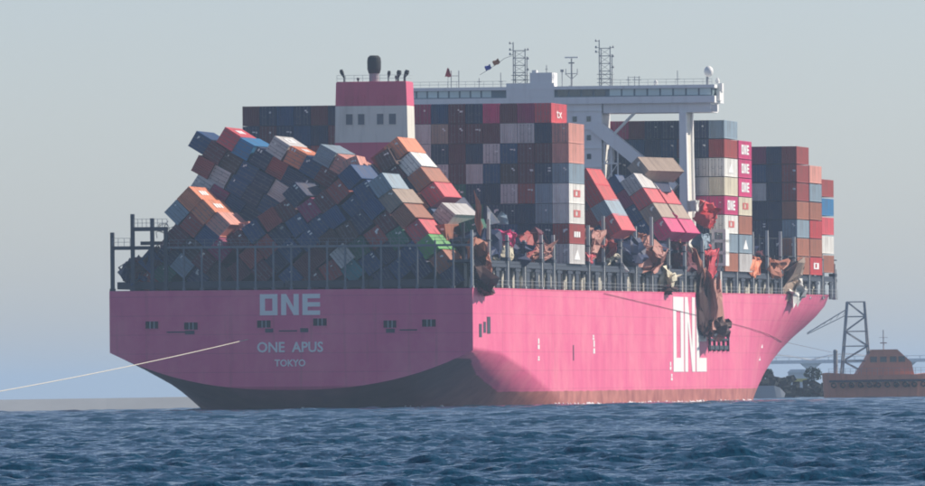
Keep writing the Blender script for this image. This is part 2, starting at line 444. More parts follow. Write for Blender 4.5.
# draught and tug marks on the side
for u, z, h_ in ((48.5, 8.2, 1.5), (92, 7.6, 1.9), (91.5, 9.6, .7), (156, 5.2, 1.2), (157, 3.6, 1.0), (250, 8.6, 1.4), (250, 6.6, .9), (48.5, 6.6, .6)):
    g = MB(); vv = hb(u, z)
    g.box(vv + .005, vv + .04, u - .7, u + .7, z, z + h_ * .4); g.box(vv + .005, vv + .04, u - .5, u + .5, z + h_ * .5, z + h_)
    build('hull_mark', g, M_letter, hull)
for u, z, h_ in ((75.5, 6.6, 2.2),):
    g = MB(); g.box(BEAM + .004, BEAM + .05, u - .3, u + .3, z, z + h_); build('pilot_door', g, M_dark, hull)
# accommodation ladder opening with frame, right of the side wordmark
g = MB()
for i in range(5): g.box(BEAM - .3, BEAM + .35, 190 + i * 4.2, 190.5 + i * 4.2, 8.0, 10.6 if i % 2 else 11.0)
g.box(BEAM + .01, BEAM + .25, 189.5, 207.5, 8.3, 8.9); g.box(BEAM + .01, BEAM + .25, 189.5, 207.5, 9.7, 10.0)
build('accommodation_ladder', g, M_dark, ship)
# side fairlead cluster near the stern quarter
for a, b, c, d in ((4.4, 6.2, 9.8, 11.6), (7.6, 9.2, 10.4, 11.9), (10.2, 12.5, 10.3, 12.6)):
    g = MB(); g.box(BEAM + .004, BEAM + .06, a, b, c, d); build('side_fairlead', g, M_dark, hull)
# mooring openings in the transom
for v, z, w_ in ((-19.4, 11.77, 1.8), (-13.93, 11.59, 1.9), (-3.72, 11.78, 1.9), (4.1, 11.99, 1.9), (13.85, 11.64, 1.8), (19.27, 11.74, 1.9)):
    fr = MB()
    fr.box(v - w_ / 2 - .12, v + w_ / 2 + .12, -.10, .02, z + .5, z + .62); fr.box(v - w_ / 2 - .12, v + w_ / 2 + .12, -.10, .02, z - .62, z - .5)
    fr.box(v - w_ / 2 - .12, v - w_ / 2, -.10, .02, z - .5, z + .5); fr.box(v + w_ / 2, v + w_ / 2 + .12, -.10, .02, z - .5, z + .5)
    fo = build('mooring_port', fr, M_hull, ship)
    g = MB(); g.box(v - w_ / 2, v + w_ / 2, -.03, .0, z - .5, z + .5); build('port_opening', g, M_black, fo)
    g = MB(); g.tube((v - .25, -.08, z - .5), (v - .25, -.08, z + .5), .09); g.tube((v + .3, -.08, z - .5), (v + .3, -.08, z + .5), .09)
    build('port_roller', g, M_steel, fo)
for v, z, w_ in ((-14.1, 10.75, 1.3), (-3.0, 10.9, 1.1), (1.9, 10.9, 1.1), (13.9, 10.75, 1.2)):
    g = MB(); g.box(v - w_ / 2, v + w_ / 2, -.05, .0, z - .28, z + .28); build('mooring_chock', g, M_dark, hull)
for a, b, z in ((-17.3, -14.6, 10.7), (-1.6, 0.9, 10.75), (15.2, 17.6, 10.75)):
    g = MB(); g.box(a, b, -.12, .0, z, z + .16); build('rubbing_bar', g, M_dark, hull)

# --- lashing bridge across the stern
lb = empty('lashing_bridge'); lb.parent = ship
def post(parent, v, u, z0, z1, w_=.34, m=None, name='post'):
    g = MB(); g.box(v - w_ / 2, v + w_ / 2, u - w_ / 2, u + w_ / 2, z0, z1); g.box(v - w_ / 2 - .1, v + w_ / 2 + .1, u - w_ / 2 - .1, u + w_ / 2 + .1, z0 + .01, z0 + .35)
    return build(name, g, m or M_steel, parent)
R1z = 22.55
for i in range(21):
    v = -25.05 + i * 2.505
    zt = {0: 24.5, 1: 27.0, 2: 26.4, 3: 25.2}.get(i, R1z + (.0 if i % 3 else .5))
    if i == 1: v += .35
    if i == 2: v += .6
    post(lb, v, .75, 16.45, zt, .24 if i > 3 else .5, M_mid if i > 3 else M_dark)
post(lb, 25.15, .7, 16.46, 24.4, .34, M_paler)
g = MB(); g.box(-17.5, 25.0, .55, 1.05, R1z - .35, R1z - .05); build('walkway_beam', g, M_mid, lb)
g = MB(); g.box(-22.2, -17.3, .5, 1.1, 24.65, 25.2); build('upper_beam', g, M_dark, lb)
g = MB(); g.box(-25.2, -19.4, .5, 1.1, 22.1, 22.6); build('port_beam', g, M_dark, lb)
def rail(parent, a, b, z, n, h_=1.1, u=.5, m=None):
    g = MB()
    for k in (0.5, 1.0): g.tube((a, u, z + h_ * k), (b, u, z + h_ * k), .035, 4)
    for i in range(n + 1):
        x = a + (b - a) * i / n; g.tube((x, u, z), (x, u, z + h_), .04, 4)
    return build('handrail', g, m or M_steel, parent)
rail(lb, -25, -22.5, 22.6, 3); rail(lb, -22, -19.6, 25.2, 4); rail(lb, -19.3, -17.3, 25.2, 3); rail(lb, -17, 25, R1z - .05, 34, .9, m=M_mid)
for k, (a, b, zt) in enumerate(((1.6, 14.4, 17.7), (15.6, 29, 19.6), (30, 43, 19.6))):
    for j in range(4):
        g = MB(); g.box(-24.6 + j * 11.75, -13.0 + j * 11.75, a, b, 16.7, zt); build('hatch_cover', g, M_dark, ship)
# --- starboard side: coaming, girder, stanchions and lashing-bridge ends
g = MB()
for k in range(21):
    u0 = 3 + k * 14.3
    g.box(23.6, 24.0, u0, u0 + 12.6, 16.7, 19.9)
build('hatch_coaming', g, M_coam, ship)
g = MB(); g.box(21.5, 24.9, 2, 318, 20.02, 20.38); build('hatch_cover_edge', g, M_dark, ship)
g = MB(); g.box(24.75, 25.0, 2, 318, 19.5, 19.98); build('side_girder', g, M_dark, ship)
q = MB(); q.box(-.12, .12, -1.1, 1.1, 0, 2.84); q.box(-.2, .2, -1.9, 1.9, 2.35, 2.72)
stm = q.mesh('stanchion')
stm.materials.append(M_dark)
for i in range(40):
    u = 4 + i * 7.9
    so_ = link('stanchion', stm, None, ship, Matrix.Translation((24.75, u + R.uniform(-1.4, 1.4), 16.65)))
# pale gear on the passage: ladders, boxes
g0 = MB(); g0.box(-.12, .12, -1, 1, 0, 2.0); g0.box(-.15, .15, -.6, .6, 2.0, 2.3)
gm = g0.mesh('deck_locker'); gm.materials.append(M_coam)
for i in range(26):
    u = 5 + i * 11.8 + R.uniform(-2, 2)
    link('deck_locker', gm, None, ship, Matrix.Translation((R.uniform(24.2, 24.5), u, 16.62)) @ Matrix.Diagonal((1, R.uniform(.6, 1.5), R.uniform(.6, 1.05), 1)))
rail_m = MB()
for z in (17.1, 17.6): rail_m.tube((25.2, 2, z), (25.2, 316, z + .6), .03, 4)
for i in range(106): rail_m.tube((25.2, 2 + i * 3, 16.6 + .002 * i), (25.2, 2 + i * 3, 17.65 + .006 * i), .03, 4)
build('side_handrail', rail_m, M_steel, ship)
for u, zt in ((13.5, 26.0), (27.1, 24.0), (39.8, 23.4), (52.8, 24.3), (62.1, 24.4), (89.8, 26.1), (102, 27.6), (115.9, 25.2), (128.5, 26.4), (142.2, 28.0), (156.8, 25.9), (171, 24.0), (187, 25), (203.5, 26), (218, 24.5), (233.5, 26.8), (247.5, 27.2), (260.5, 27.2), (274, 26.5), (288.5, 24.5), (302, 24.0), (315, 22.5)):
    lp = empty('lashing_tower'); lp.parent = ship
    post(lp, 25.0, u, 16.6, zt, .42, M_paler); post(lp, 25.0, u + 1.2, 16.6, zt - .9, .3, M_dark)
    g = MB(); g.box(24.2, 25.24, u - .75, u + 1.45, 20.41, 20.9); build('platform', g, M_dark, lp)
    g = MB(); g.box(24.3, 25.24, u - .35, u + 1.35, 23.0, 23.18); build('upper_platform', g, M_dark, lp)
    post(lp, 21.4, u + .3, 16.6, zt - .4, .4, M_dark)
    g = MB(); g.box(-24, 24, u + .1, u + .8, 22.9, 23.4); build('cross_beam', g, M_dark, lp)

# --- engine casing with funnel
ca = empty('engine_casing'); ca.parent = ship
CU0, CU1, CV = 56.4, 61.6, 5.27
def tapered(z0, z1, t0, t1, m, name):
    g = MB(); vs = []
    for z, t in ((z0, t0), (z1, t1)):
        vs += [(-CV + t, CU0, z), (CV - t, CU0, z), (CV - t, CU1, z), (-CV + t, CU1, z)]
    g.add(vs, [(0, 3, 2, 1), (4, 5, 6, 7), (0, 1, 5, 4), (1, 2, 6, 5), (2, 3, 7, 6), (3, 0, 4, 7)])
    return build(name, g, m, ca)
low = tapered(16.5, 37.6, -.05, 0, M_casing_pink, 'casing_base'); midc = tapered(37.6, 42.85, 0, 0.1, M_cream, 'casing_middle'); topc = tapered(42.85, 46.2, .1, .22, M_casing_pink, 'casing_top')
g = MB(); g.box(-CV + .3, CV - .3, CU0 + .2, CU1 - .2, 46.2, 46.3); g.box(-CV - .02, CV + .02, CU0 - .06, CU0 + .1, 37.5, 37.66); build('casing_coaming', g, M_casing_pink, ca)
def louvre(v0, v1, z0, z1, m, parent, u=CU0):
    g = MB(); n = 5
    g.box(v0 - .08, v0, u - .1, u + .05, z0 - .08, z1 + .08); g.box(v1, v1 + .08, u - .1, u + .05, z0 - .08, z1 + .08)
    g.box(v0, v1, u - .1, u + .05, z1, z1 + .08); g.box(v0, v1, u - .1, u + .05, z0 - .08, z0)
    o = build('louvre', g, m, parent)
    g = MB(); g.box(v0, v1, u - .03, u - .005, z0, z1)
    for i in range(n):
        z = z0 + (z1 - z0) * (i + .5) / n; g.box(v0, v1, u - .08, u - .031, z - .05, z + .04)
    return g, o
def vpx(x): return (x - 370.2) / 7.06 / .98
for x0, x1 in ((345, 351.7), (357, 363.5), (376, 382.6), (388, 395)):
    g, o = louvre(vpx(x0), vpx(x1), 40.2, 41.7, M_cream, ca); build('louvre_slats', g, M_mid, o)
    g, o = louvre(vpx(x0), vpx(x1), 43.05, 44.3, M_casing_pink, ca); build('louvre_slats', g, M_casing_pink, o)
g = MB(); g.lathe((-.05, 59, 46.2), [(.72, 0), (.72, 1.2), (.78, 1.5)], 18); fs_ = build('funnel_stem', g, M_steel, ca, smooth=False)
g = MB(); g.lathe((-.05, 59, 46.2), [(.8, 1.3), (.98, 1.9), (1.0, 3.0), (.92, 3.55), (.6, 3.85), (.5, 3.85)], 18); build('funnel_top', g, M_black, ca, smooth=False)
for v, u, h_, r, bend in ((-4.2, 58, 1.5, .16, -.35), (2.2, 58, 1.3, .14, .1), (3.6, 58, 1.35, .2, .15), (4.6, 57.6, 1.35, .2, .35), (2.9, 60, .8, .1, 0), (-2.6, 60, .6, .12, 0)):
    g = MB(); g.tube((v, u, 46.2), (v, u, 46.2 + h_ * .55), r * .7, 8); g.tube((v, u, 46.2 + h_ * .5), (v + bend, u, 46.2 + h_), r * .8, 8, 0, r * 1.9); g.tube((v + bend, u, 46.2 + h_), (v + bend * 1.25, u, 46.2 + h_ * 1.25), r * 1.9, 8, 0, r * 1.3)
    build('exhaust_pipe', g, M_black, ca)
g = MB()
for z in (46.75, 47.2):
    g.path([(-CV + .3, CU0 + .25, z), (CV - .3, CU0 + .25, z), (CV - .3, CU1 - .3, z)], .03, 4)
for i in range(9): x = -CV + .3 + i * (2 * CV - .6) / 8; g.tube((x, CU0 + .25, 46.2), (x, CU0 + .25, 47.2), .03, 4)
build('casing_handrail', g, M_steel, ca)

# --- bridge deckhouse with wings and legs
dh = empty('deckhouse'); dh.parent = ship
U0, U1 = 197.2, 205.2
g = MB(); g.box(-7.4, 7.6, U0 + .3, U1 - .3, 16.5, 46.3); build('tower', g, M_house, dh)
g = MB()
for z in np.arange(22, 46, 2.9): g.box(-7.55, 7.72, U0 + .12, U0 + .3, z, z + .16)
build('deck_ledge', g, M_house, dh)
for k in range(8):
    for x in (-5.6, -3.4, 3.4, 5.6):
        z = 23 + 2.9 * k
        g = MB(); g.box(x - .32, x + .32, U0 + .22, U0 + .299, z + .3, z + 1.1); build('cabin_window', g, M_glass, dh)
# navigation-bridge level: lower bulwark, window band, roof
g = MB(); g.box(-25.4, 25.4, U0 - .3, U1, 46.3, 47.35); wing = build('bridge_bulwark', g, M_house, dh)
g = MB(); g.box(-25.4, 25.4, U0 - .4, U1 + .1, 48.55, 49.05); build('bridge_roof', g, M_house, dh)
g = MB(); g.box(-25.0, 25.0, U0 + .1, U1 - .6, 47.35, 48.55); build('bridge_cabin', g, mat('window band grey', (.16, .22, .25), .5, .08), dh)
for a, b in ((-24.6, -7.6), (7.8, 24.6)):
    g = MB(); g.box(a, b, U0 + .6, U1 - .6, 44.85, 46.29); build('wing_girder', g, M_house, dh)
# window panes (each one its own piece)
def panes(a, b, n, m, u=U0 + .1):
    for i in range(n):
        x0 = a + (b - a) * i / n; x1 = a + (b - a) * (i + 1) / n
        g = MB(); g.box(x0 + .14, x1 - .14, u - .06, u - .004, 47.5, 48.5); build('window_pane', g, m, wing)
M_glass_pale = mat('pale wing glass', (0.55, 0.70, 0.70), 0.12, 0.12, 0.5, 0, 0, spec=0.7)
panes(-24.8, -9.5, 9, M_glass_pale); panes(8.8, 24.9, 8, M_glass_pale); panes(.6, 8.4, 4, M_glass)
g = MB(); g.box(-7.2, .3, U0 - .35, U0 + .09, 47.34, 49.6); build('bridge_backwall', g, M_house, dh)
g = MB(); g.box(-3.5, 0, U0 - .2, U0 + 4, 49.05, 51.2); g.box(-3.2, -2.5, U0, U0 + 1, 51.2, 51.6); build('upper_house', g, M_house, dh)
# wing ends: consoles and lamp clusters
g = MB(); g.box(25.41, 25.9, U0 + 1.5, U1 - 3, 46.6, 48.0); g.box(25.41, 26.1, U0 + 2.5, U1 - 4, 48.0, 49.3); g.box(24.6, 25.6, U0 + 1, U0 + 2.2, 44.9, 46.0); g.lathe((25.3, U0 + 3, 49.3), [(.3, 0), (.35, .4), (.1, .9)], 8); build('wing_end', g, M_white, dh)
# legs carrying the wings
for s in (1, -1):
    lg = empty('wing_leg'); lg.parent = dh
    g = MB(); g.prism([(s * 19.7, 16.5), (s * 21.3, 16.5), (s * 20.8, 44.85), (s * 19.75, 44.85)], U0 + .2, U0 + 1.5); build('leg_column', g, M_house, lg)
    g = MB(); g.prism([(s * 19.7, 16.5), (s * 21.3, 16.5), (s * 20.8, 44.85), (s * 19.75, 44.85)], U1 - 2.0, U1 - 1.0); build('leg_column', g, M_house, lg)
    g = MB(); g.prism([(s * 19.9, 16.5), (s * 20.9, 16.5), (s * 20.5, 44.8), (s * 19.9, 44.8)], U0 + 1.52, U1 - 2.02); build('leg_panel', g, M_cream, lg)
# inclined braces between tower and wing
def beam_vz(a, b, t, u0, u1, name, m):
    a, b = Vector(a), Vector(b); d = (b - a).normalized(); nrm = Vector((-d.y, d.x)) * t / 2
    g = MB(); g.prism([tuple(a + nrm), tuple(b + nrm), tuple(b - nrm), tuple(a - nrm)], u0, u1); return build(name, g, m, dh)
beam_vz((6.6, 42.9), (18.8, 33.0), 1.85, U0 - .2, U0 + 2.4, 'diagonal_brace', M_house)
beam_vz((-6.6, 42.9), (-18.8, 33.0), 1.85, U0 - .2, U0 + 2.4, 'diagonal_brace', M_house)
beam_vz((9.4, 41.6), (12.8, 45.0), .4, U0 + .7, U0 + 1.2, 'thin_brace', M_cream)
g = MB()
for z in (31, 34, 37, 40): g.box(7.8, 10.2, U0 + .2, U0 + 2.4, z, z + .2)
for v in (8.0, 9.1, 10.1): g.box(v - .1, v + .1, U0 + .25, U0 + .45, 29, 41)
for z in (31, 34, 37): g.tube((8.1, U0 + .5, z + .2), (10, U0 + .5, z + 3), .09, 4)
build('outside_stair', g, M_white, dh)
g = MB(); g.lathe((8.9, U0 + 1.2, 37.2), [(.5, 0), (.62, .8), (.5, 2.0), (.2, 2.4)], 10); build('vent_cowl', g, M_white, dh)
# handrails, aerials, radar masts
g = MB()
for z in (49.5, 49.95):
    g.tube((-25, U0 - .3, z), (-7.2, U0 - .3, z), .03, 4); g.tube((9, U0 - .3, z), (25, U0 - .3, z), .03, 4)
for i in range(36):
    x = -25 + i * 50 / 35.0
    if not -7.2 < x < 9: g.tube((x, U0 - .3, 49), (x, U0 - .3, 49.95), .03, 4)
build('roof_handrail', g, M_paler, dh)
def lattice(v0, v1, z0, z1, u, name='lattice_mast'):
    g = MB(); L = [(v0, z1), (v1, z1 - 1.0)]
    for (v, zt) in L:
        for du in (0, 1.6): g.tube((v, u + du, z0), (v, u + du, zt - (0 if du == 0 else 1.2)), .085, 5)
    n = 5
    for i in range(n):
        za, zb = z0 + (z1 - 1.3 - z0) * i / n, z0 + (z1 - 1.3 - z0) * (i + 1) / n
        g.tube((v0, u, zb), (v1, u, zb), .05, 4); g.tube((v0, u + 1.6, zb), (v1, u + 1.6, zb), .05, 4)
        g.tube((v0, u, za), (v1, u, zb), .035, 4); g.tube((v1, u, za), (v0, u, zb), .035, 4)
        g.tube((v0, u, zb), (v0, u + 1.6, zb), .04, 4); g.tube((v1, u, zb), (v1, u + 1.6, zb), .04, 4)
    for z in (z0 + .5, z0 + 1.1, z0 + 1.8): g.box(v0 - .35, v1 + .35, u - .3, u + 1.9, z, z + .07)
    for k, (v, z) in enumerate([(v0, z1 - .2), (v0, z1 - 1.2), (v0, z1 - 1.9), (v1, z1 - 1.2), (v1, z1 - 2.6), (v1, z1 - 4.3)]):
        s = 1 if v == v1 else -1
        g.tube((v, u - .1, z), (v + s * .55, u - .1, z), .05, 4); g.lathe((v + s * .5, u - .1, z - .1), [(.12, 0), (.15, .2), (.06, .38)], 6)
    return build(name, g, M_steel, dh)
lattice(-6.4, -4.55, 49.05, 56.0, U0 + 1.5); lattice(7.1, 8.8, 49.05, 56.2, U0 + 1.5)
g = MB(); g.tube((2.65, U0 + 2, 49.05), (2.65, U0 + 2, 53.4), .16, 8, 0, .1); g.box(1.7, 3.6, U0 + 1.7, U0 + 2.3, 51.0, 51.1); g.tube((2.65, U0 + 2, 50.2), (1.7, U0 + 2, 51), .06, 4); g.tube((2.65, U0 + 2, 50.2), (3.6, U0 + 2, 51), .06, 4)
g.tube((1.75, U0 + 2, 51), (1.75, U0 + 2, 51.8), .06, 5); g.tube((3.55, U0 + 2, 51), (3.55, U0 + 2, 51.8), .06, 5); g.box(2.2, 3.1, U0 + 1.8, U0 + 2.2, 52.6, 52.8); g.tube((2.65, U0 + 2, 49.3), (2.1, U0 + 2, 49.05), .05, 4)
build('radar_mast', g, M_steel, dh)
g = MB(); g.box(1.6, 3.7, U0 + 1.85, U0 + 2.15, 53.45, 53.65); build('radar_scanner', g, M_white, dh)
g = MB(); g.tube((1.15, U0 + 2, 49.05), (1.15, U0 + 2, 51.6), .07, 5); g.box(.9, 1.4, U0 + 1.9, U0 + 2.1, 51.3, 51.7); g.tube((-1.1, U0 + 1, 51.2), (-1.1, U0 + 1, 52.4), .06, 5); g.box(-1.3, -.9, U0 + .9, U0 + 1.1, 51.7, 51.8); build('signal_mast', g, M_steel, dh)
g = MB(); g.tube((23.9, U0 + 2, 49.05), (23.9, U0 + 2, 50.6), .2, 8); build('radome_post', g, M_steel, dh)
g = MB(); g.lathe((24.1, U0 + 2, 50.3), [(.3, 0), (.62, .3), (.75, .8), (.62, 1.3), (.3, 1.6), (.05, 1.68)], 14); build('radome', g, M_white, dh, smooth=True)
for v in (19.4, -11.7, 12.7, 13.4, 11.7, -8.3): 
    g = MB(); g.tube((v, U0 + 1, 49.05), (v, U0 + 1, 50.5 if v not in (19.4, -8.3) else 51.3), .06, 5); g.box(v - .35, v + .35, U0 + .95, U0 + 1.05, 49.9, 49.96)
    if v in (12.7,): g.box(v - .9, v + .9, U0 + .95, U0 + 1.05, 50.3, 50.37)
    build('aerial', g, M_steel, dh)
g = MB(); g.tube((-16.1, U0 + 1, 49.05), (-16.1, U0 + 1, 51.7), .07, 5); g.tube((-14.9, U0 + 1, 49.05), (-14.9, U0 + 1, 51.7), .07, 5); g.tube((-16.1, U0 + 1, 50), (-14.9, U0 + 1, 50), .05, 4); g.tube((-16.1, U0 + 1, 50.9), (-14.9, U0 + 1, 50.9), .05, 4); build('goalpost_mast', g, M_steel, dh)
g = MB(); g.lathe((16.0, U0 + 1, 49.05), [(.25, 0), (.3, .3), (.3, .6), (.1, .85)], 10); build('small_dome', g, M_white, dh, smooth=True)

# flags: things of their own, hung from the rigging
def flag(name, v, z, w_, h_, color, label, tri=False, tilt=0.):
    M = SHIP @ Matrix.Translation((v, U0 + .5, z)) @ Matrix.Rotation(tilt, 4, 'Y')
    nx, nz = 6, 4; vs = []; fs = []
    for j in range(nz + 1):
        for i in range(nx + 1):
            x = (i / nx - .5) * w_ * (1 if not tri else (1.15 - .8 * j / nz)); zz = (j / nz - .5) * h_
            vs.append((x, .12 * math.sin(i * 1.6 + j * .5), zz + .06 * math.sin(i * 1.3)))
    n0 = len(vs); vs += [(a, b + .02, c) for a, b, c in vs]
    for j in range(nz):
        for i in range(nx):
            a = j * (nx + 1) + i; fs += [(a, a + 1, a + nx + 2, a + nx + 1), (n0 + a, n0 + a + nx + 1, n0 + a + nx + 2, n0 + a + 1)]
    g = MB(); g.add(vs, fs)
    o = build(name, g, color); o.matrix_world = M
    tag(o, label, 'flag', 'signal flags on the bridge halyard')
M_fr = mat('red flag cloth', (.5, .03, .05), .8, .1); M_fb = mat('blue flag cloth', (.03, .05, .42), .8, .1); M_fy = mat('yellow red flag cloth', (.45, .16, .05), .8, .3, 4)
flag('signal_flag', -16.7 + .2, 51.4, .9, 1.3, M_fr, 'small red triangular flag above the port bridge wing', True)
flag('signal_flag', -10.2, 52.1, 1.0, .7, M_fb, 'small blue flag lowest on the sloping signal halyard', tilt=-.4)
flag('signal_flag', -8.9, 52.9, 1.1, .75, M_fy, 'orange and yellow flag midway up the sloping halyard', tilt=-.5)
g = MB(); g.path([(-11.5, U0 + .6, 51.0), (-10.2, U0 + .6, 51.75), (-8.9, U0 + .6, 52.6), (-7.6, U0 + .6, 53.5), (-6.4, U0 + .6, 53.9)], .04, 4)
g.tube((-16.5, U0 + .5, 49.05), (-16.5, U0 + .5, 52.2), .03, 4); build('halyard', g, M_dark, dh)

# ------------------------------------------------------------------ containers
CW, CL = 2.42, 12.19
def container_body(H):
    mb = MB(); hw, hl = CW / 2, CL / 2; p = .16
    for sx in (-1, 1):
        for sy in (-1, 1):
            mb.box(sx * hw - (p if sx > 0 else 0), sx * hw + (p if sx < 0 else 0), sy * hl - (p if sy > 0 else 0), sy * hl + (p if sy < 0 else 0), 0, H)
        x0, x1 = (hw - .12, hw - .01) if sx > 0 else (-hw + .01, -hw + .12)
        mb.box(x0, x1, -hl + p, hl - p, .02, .20); mb.box(x0, x1, -hl + p, hl - p, H - .14, H - .01)
        # corrugated side
        n = 22; L = CL - 2 * p; vs = []; fs = []
        for i in range(n):
            a = -hl + p + L * i / n; w_ = L / n
            for t, d in ((0, .015), (.30, .015), (.45, .06), (.85, .06), (1, .015)):
                for z in (.2, H - .14): vs.append((sx * (hw - d), a + w_ * t, z))
        for i in range(len(vs) // 2 - 1): fs.append((2 * i, 2 * i + 2, 2 * i + 3, 2 * i + 1))
        mb.add(vs, fs)
    for sy in (-1, 1):
        y0, y1 = (hl - .12, hl - .01) if sy > 0 else (-hl + .01, -hl + .12)
        mb.box(-hw + p, hw - p, y0, y1, .02, .18); mb.box(-hw + p, hw - p, y0, y1, H - .13, H - .01)
        n = 7; L = CW - 2 * p; vs = []; fs = []
        for i in range(n):
            a = -hw + p + L * i / n; w_ = L / n
            for t, d in ((0, .03), (.30, .03), (.45, .10), (.85, .10), (1, .03)):
                for z in (.18, H - .13): vs.append((a + w_ * t, sy * (hl - d), z))
        for i in range(len(vs) // 2 - 1): fs.append((2 * i, 2 * i + 2, 2 * i + 3, 2 * i + 1))
        mb.add(vs, fs)
    # roof with shallow ribs, floor
    n = 14; vs = []; fs = []; L = CL - .24
    for i in range(n):
        a = -hl + .12 + L * i / n; w_ = L / n
        for t, d in ((0, .02), (.4, .02), (.55, .05), (.9, .05), (1, .02)):
            for x in (-hw + .1, hw - .1): vs.append((x, a + w_ * t, H - d))
    for i in range(len(vs) // 2 - 1): fs.append((2 * i, 2 * i + 2, 2 * i + 3, 2 * i + 1))
    mb.add(vs, fs)
    mb.add([(-hw + .05, -hl + .05, .1), (hw - .05, -hl + .05, .1), (hw - .05, hl - .05, .1), (-hw + .05, hl - .05, .1)], [(0, 3, 2, 1)])
    return mb.mesh('container_body')
def door_leaf(H, s):
    mb = MB(); a, b = (.02, CW / 2 - .15) if s > 0 else (-CW / 2 + .15, -.02); y = -CL / 2
    mb.box(a, b, y + .01, y + .07, .15, H - .12)
    nb = 4; h_ = (H - .45) / nb
    for i in range(nb): mb.box(a + .1, b - .1, y - .012, y + .012, .24 + i * h_, .24 + (i + .72) * h_)
    for t in (.28, .72):
        x = a + (b - a) * t; mb.tube((x, y - .05, .1), (x, y - .05, H - .08), .024, 5, 1)
        for z in (.25, H * .5, H - .3): mb.box(x - .07, x + .07, y - .06, y + .01, z, z + .08, 1)
    mb.box(a + (b - a) * .3, a + (b - a) * .7, y - .08, y - .05, H * .42, H * .42 + .05, 1)
    return mb.mesh('door')
HS = {'std': 2.56, 'hc': 2.82}
BODY = {k: container_body(h_) for k, h_ in HS.items()}
DOOR = {k: (door_leaf(h_, 1), door_leaf(h_, -1)) for k, h_ in HS.items()}
for me in BODY.values(): me.materials.append(paint('navy'))
for d in DOOR.values():
    for me in d: me.materials.append(paint('navy')); me.materials.append(M_rod)
def marking_mesh(H, seed):
    r = random.Random(seed); mb = MB(); y = -CL / 2 - .066
    for i in range(r.choice((1, 2, 3))):
        x = r.uniform(.15, .75); z = H * r.uniform(.62, .86)
        mb.box(x, x + r.uniform(.2, .45), y, y + .05, z, z + r.uniform(.12, .3))
    if r.random() < 0: mb.box(-.9, -.5, y, y + .05, H * .7, H * .7 + .35)
    return mb.mesh('marking_plate')
MARK = [marking_mesh(2.5, s) for s in range(12)]
for me in MARK: me.materials.append(M_white)
def side_logo_mesh(kind):
    x = CW / 2
    if kind == 'one':
        mb = one_logo(7.0, 1.5, (.75, .32), .02); M = Matrix.Translation((x, 0, 1.45)) @ RZ90
        mb.v = [tuple(M @ Vector(p)) for p in mb.v]
    elif kind == 'blob':
        mb = MB()
        for a in range(3): mb.box(x - .02, x + .03, -2.4 + a * 1.7, -1.1 + a * 1.7, .95, 1.75)
    elif kind == 'square':
        mb = MB(); mb.box(x - .02, x + .03, -2.6, 2.6, .95, 1.15); mb.box(x - .02, x + .03, -2.6, -1.2, 1.16, 1.8); mb.box(x - .02, x + .03, .6, 2.6, 1.16, 1.8); mb.box(x - .02, x + .03, -2.6, 2.6, 1.81, 1.95)
    else:
        mb = MB(); mb.prism([(-2.2, .6), (2.2, .6), (0, 2.1)], x - .02, x + .03, 'x')
    return mb.mesh('side_logo')
SLOGO = {k: side_logo_mesh(k) for k in ('one', 'blob', 'square', 'tri')}
M_redmark = mat('red side mark', (.55, .12, .10), .6, .1)
SLOGO['redsquare'] = SLOGO['square'].copy(); SLOGO['redsquare'].name = 'side_logo'; SLOGO['redsquare'].materials.append(M_redmark)
for k in ('one', 'blob', 'square', 'tri'): SLOGO[k].materials.append(M_letter)
NCONT = 0
def container(M, color, label, kind='hc', doors=True, marks=None, logo=None, group='shipping containers loaded on deck'):
    """M places the container's base centre in ship coordinates"""
    global NCONT
    NCONT += 1
    e = empty('shipping_container', SHIP @ M)
    tag(e, label, 'container', group)
    pm = paint(color)
    link('body', BODY[kind], None, e, None, pm)
    if doors:
        for me in DOOR[kind]: link('door', me, None, e, None, pm)
        if marks is None: marks = R.random() < .8
        if marks: link('marking_plate', R.choice(MARK), None, e)
    if logo: link('side_logo', SLOGO[logo], None, e)
    return e
ORD = ['lowest', 'second', 'third', 'fourth', 'fifth', 'sixth', 'seventh', 'eighth', 'ninth', 'tenth', 'eleventh', 'twelfth', 'thirteenth', 'fourteenth', 'fifteenth', 'sixteenth', 'seventeenth', 'eighteenth', 'nineteenth', 'twentieth']
def nth(i, first='first'): return first if i == 0 else ORD[i]
DARKMIX = ['maroon'] * 5 + ['navy'] * 6 + ['dark blue'] * 6 + ['dark brown'] * 2 + ['brown red'] * 4 + ['rust brown'] + ['grey'] * 2 + ['dark green'] + ['blue grey'] + ['plum']

def wall(u, cols, base, pitch, block, colour_rows=None, skip=None, logos=None):
    """upright stern-facing bay; cols = list of (v centre, tiers)"""
    for ci, (v, nt) in enumerate(cols):
        for k in range(nt):
            top = nt - 1 - k
            if skip and skip(ci, k, nt): continue
            c = None
            if colour_rows: c = colour_rows.get((ci, k))
            if c is None: c = R.choice(DARKMIX)
            lg = logos.get((ci, k)) if logos else None
            lab = f"{c} container, {nth(top, 'topmost')}{' from top' if top else ''}, {nth(ci)} column from starboard, {block}"
            container(Matrix.Translation((v, u + CL / 2, base + k * pitch)), c, lab, 'hc', R.random() < .6, None, lg)

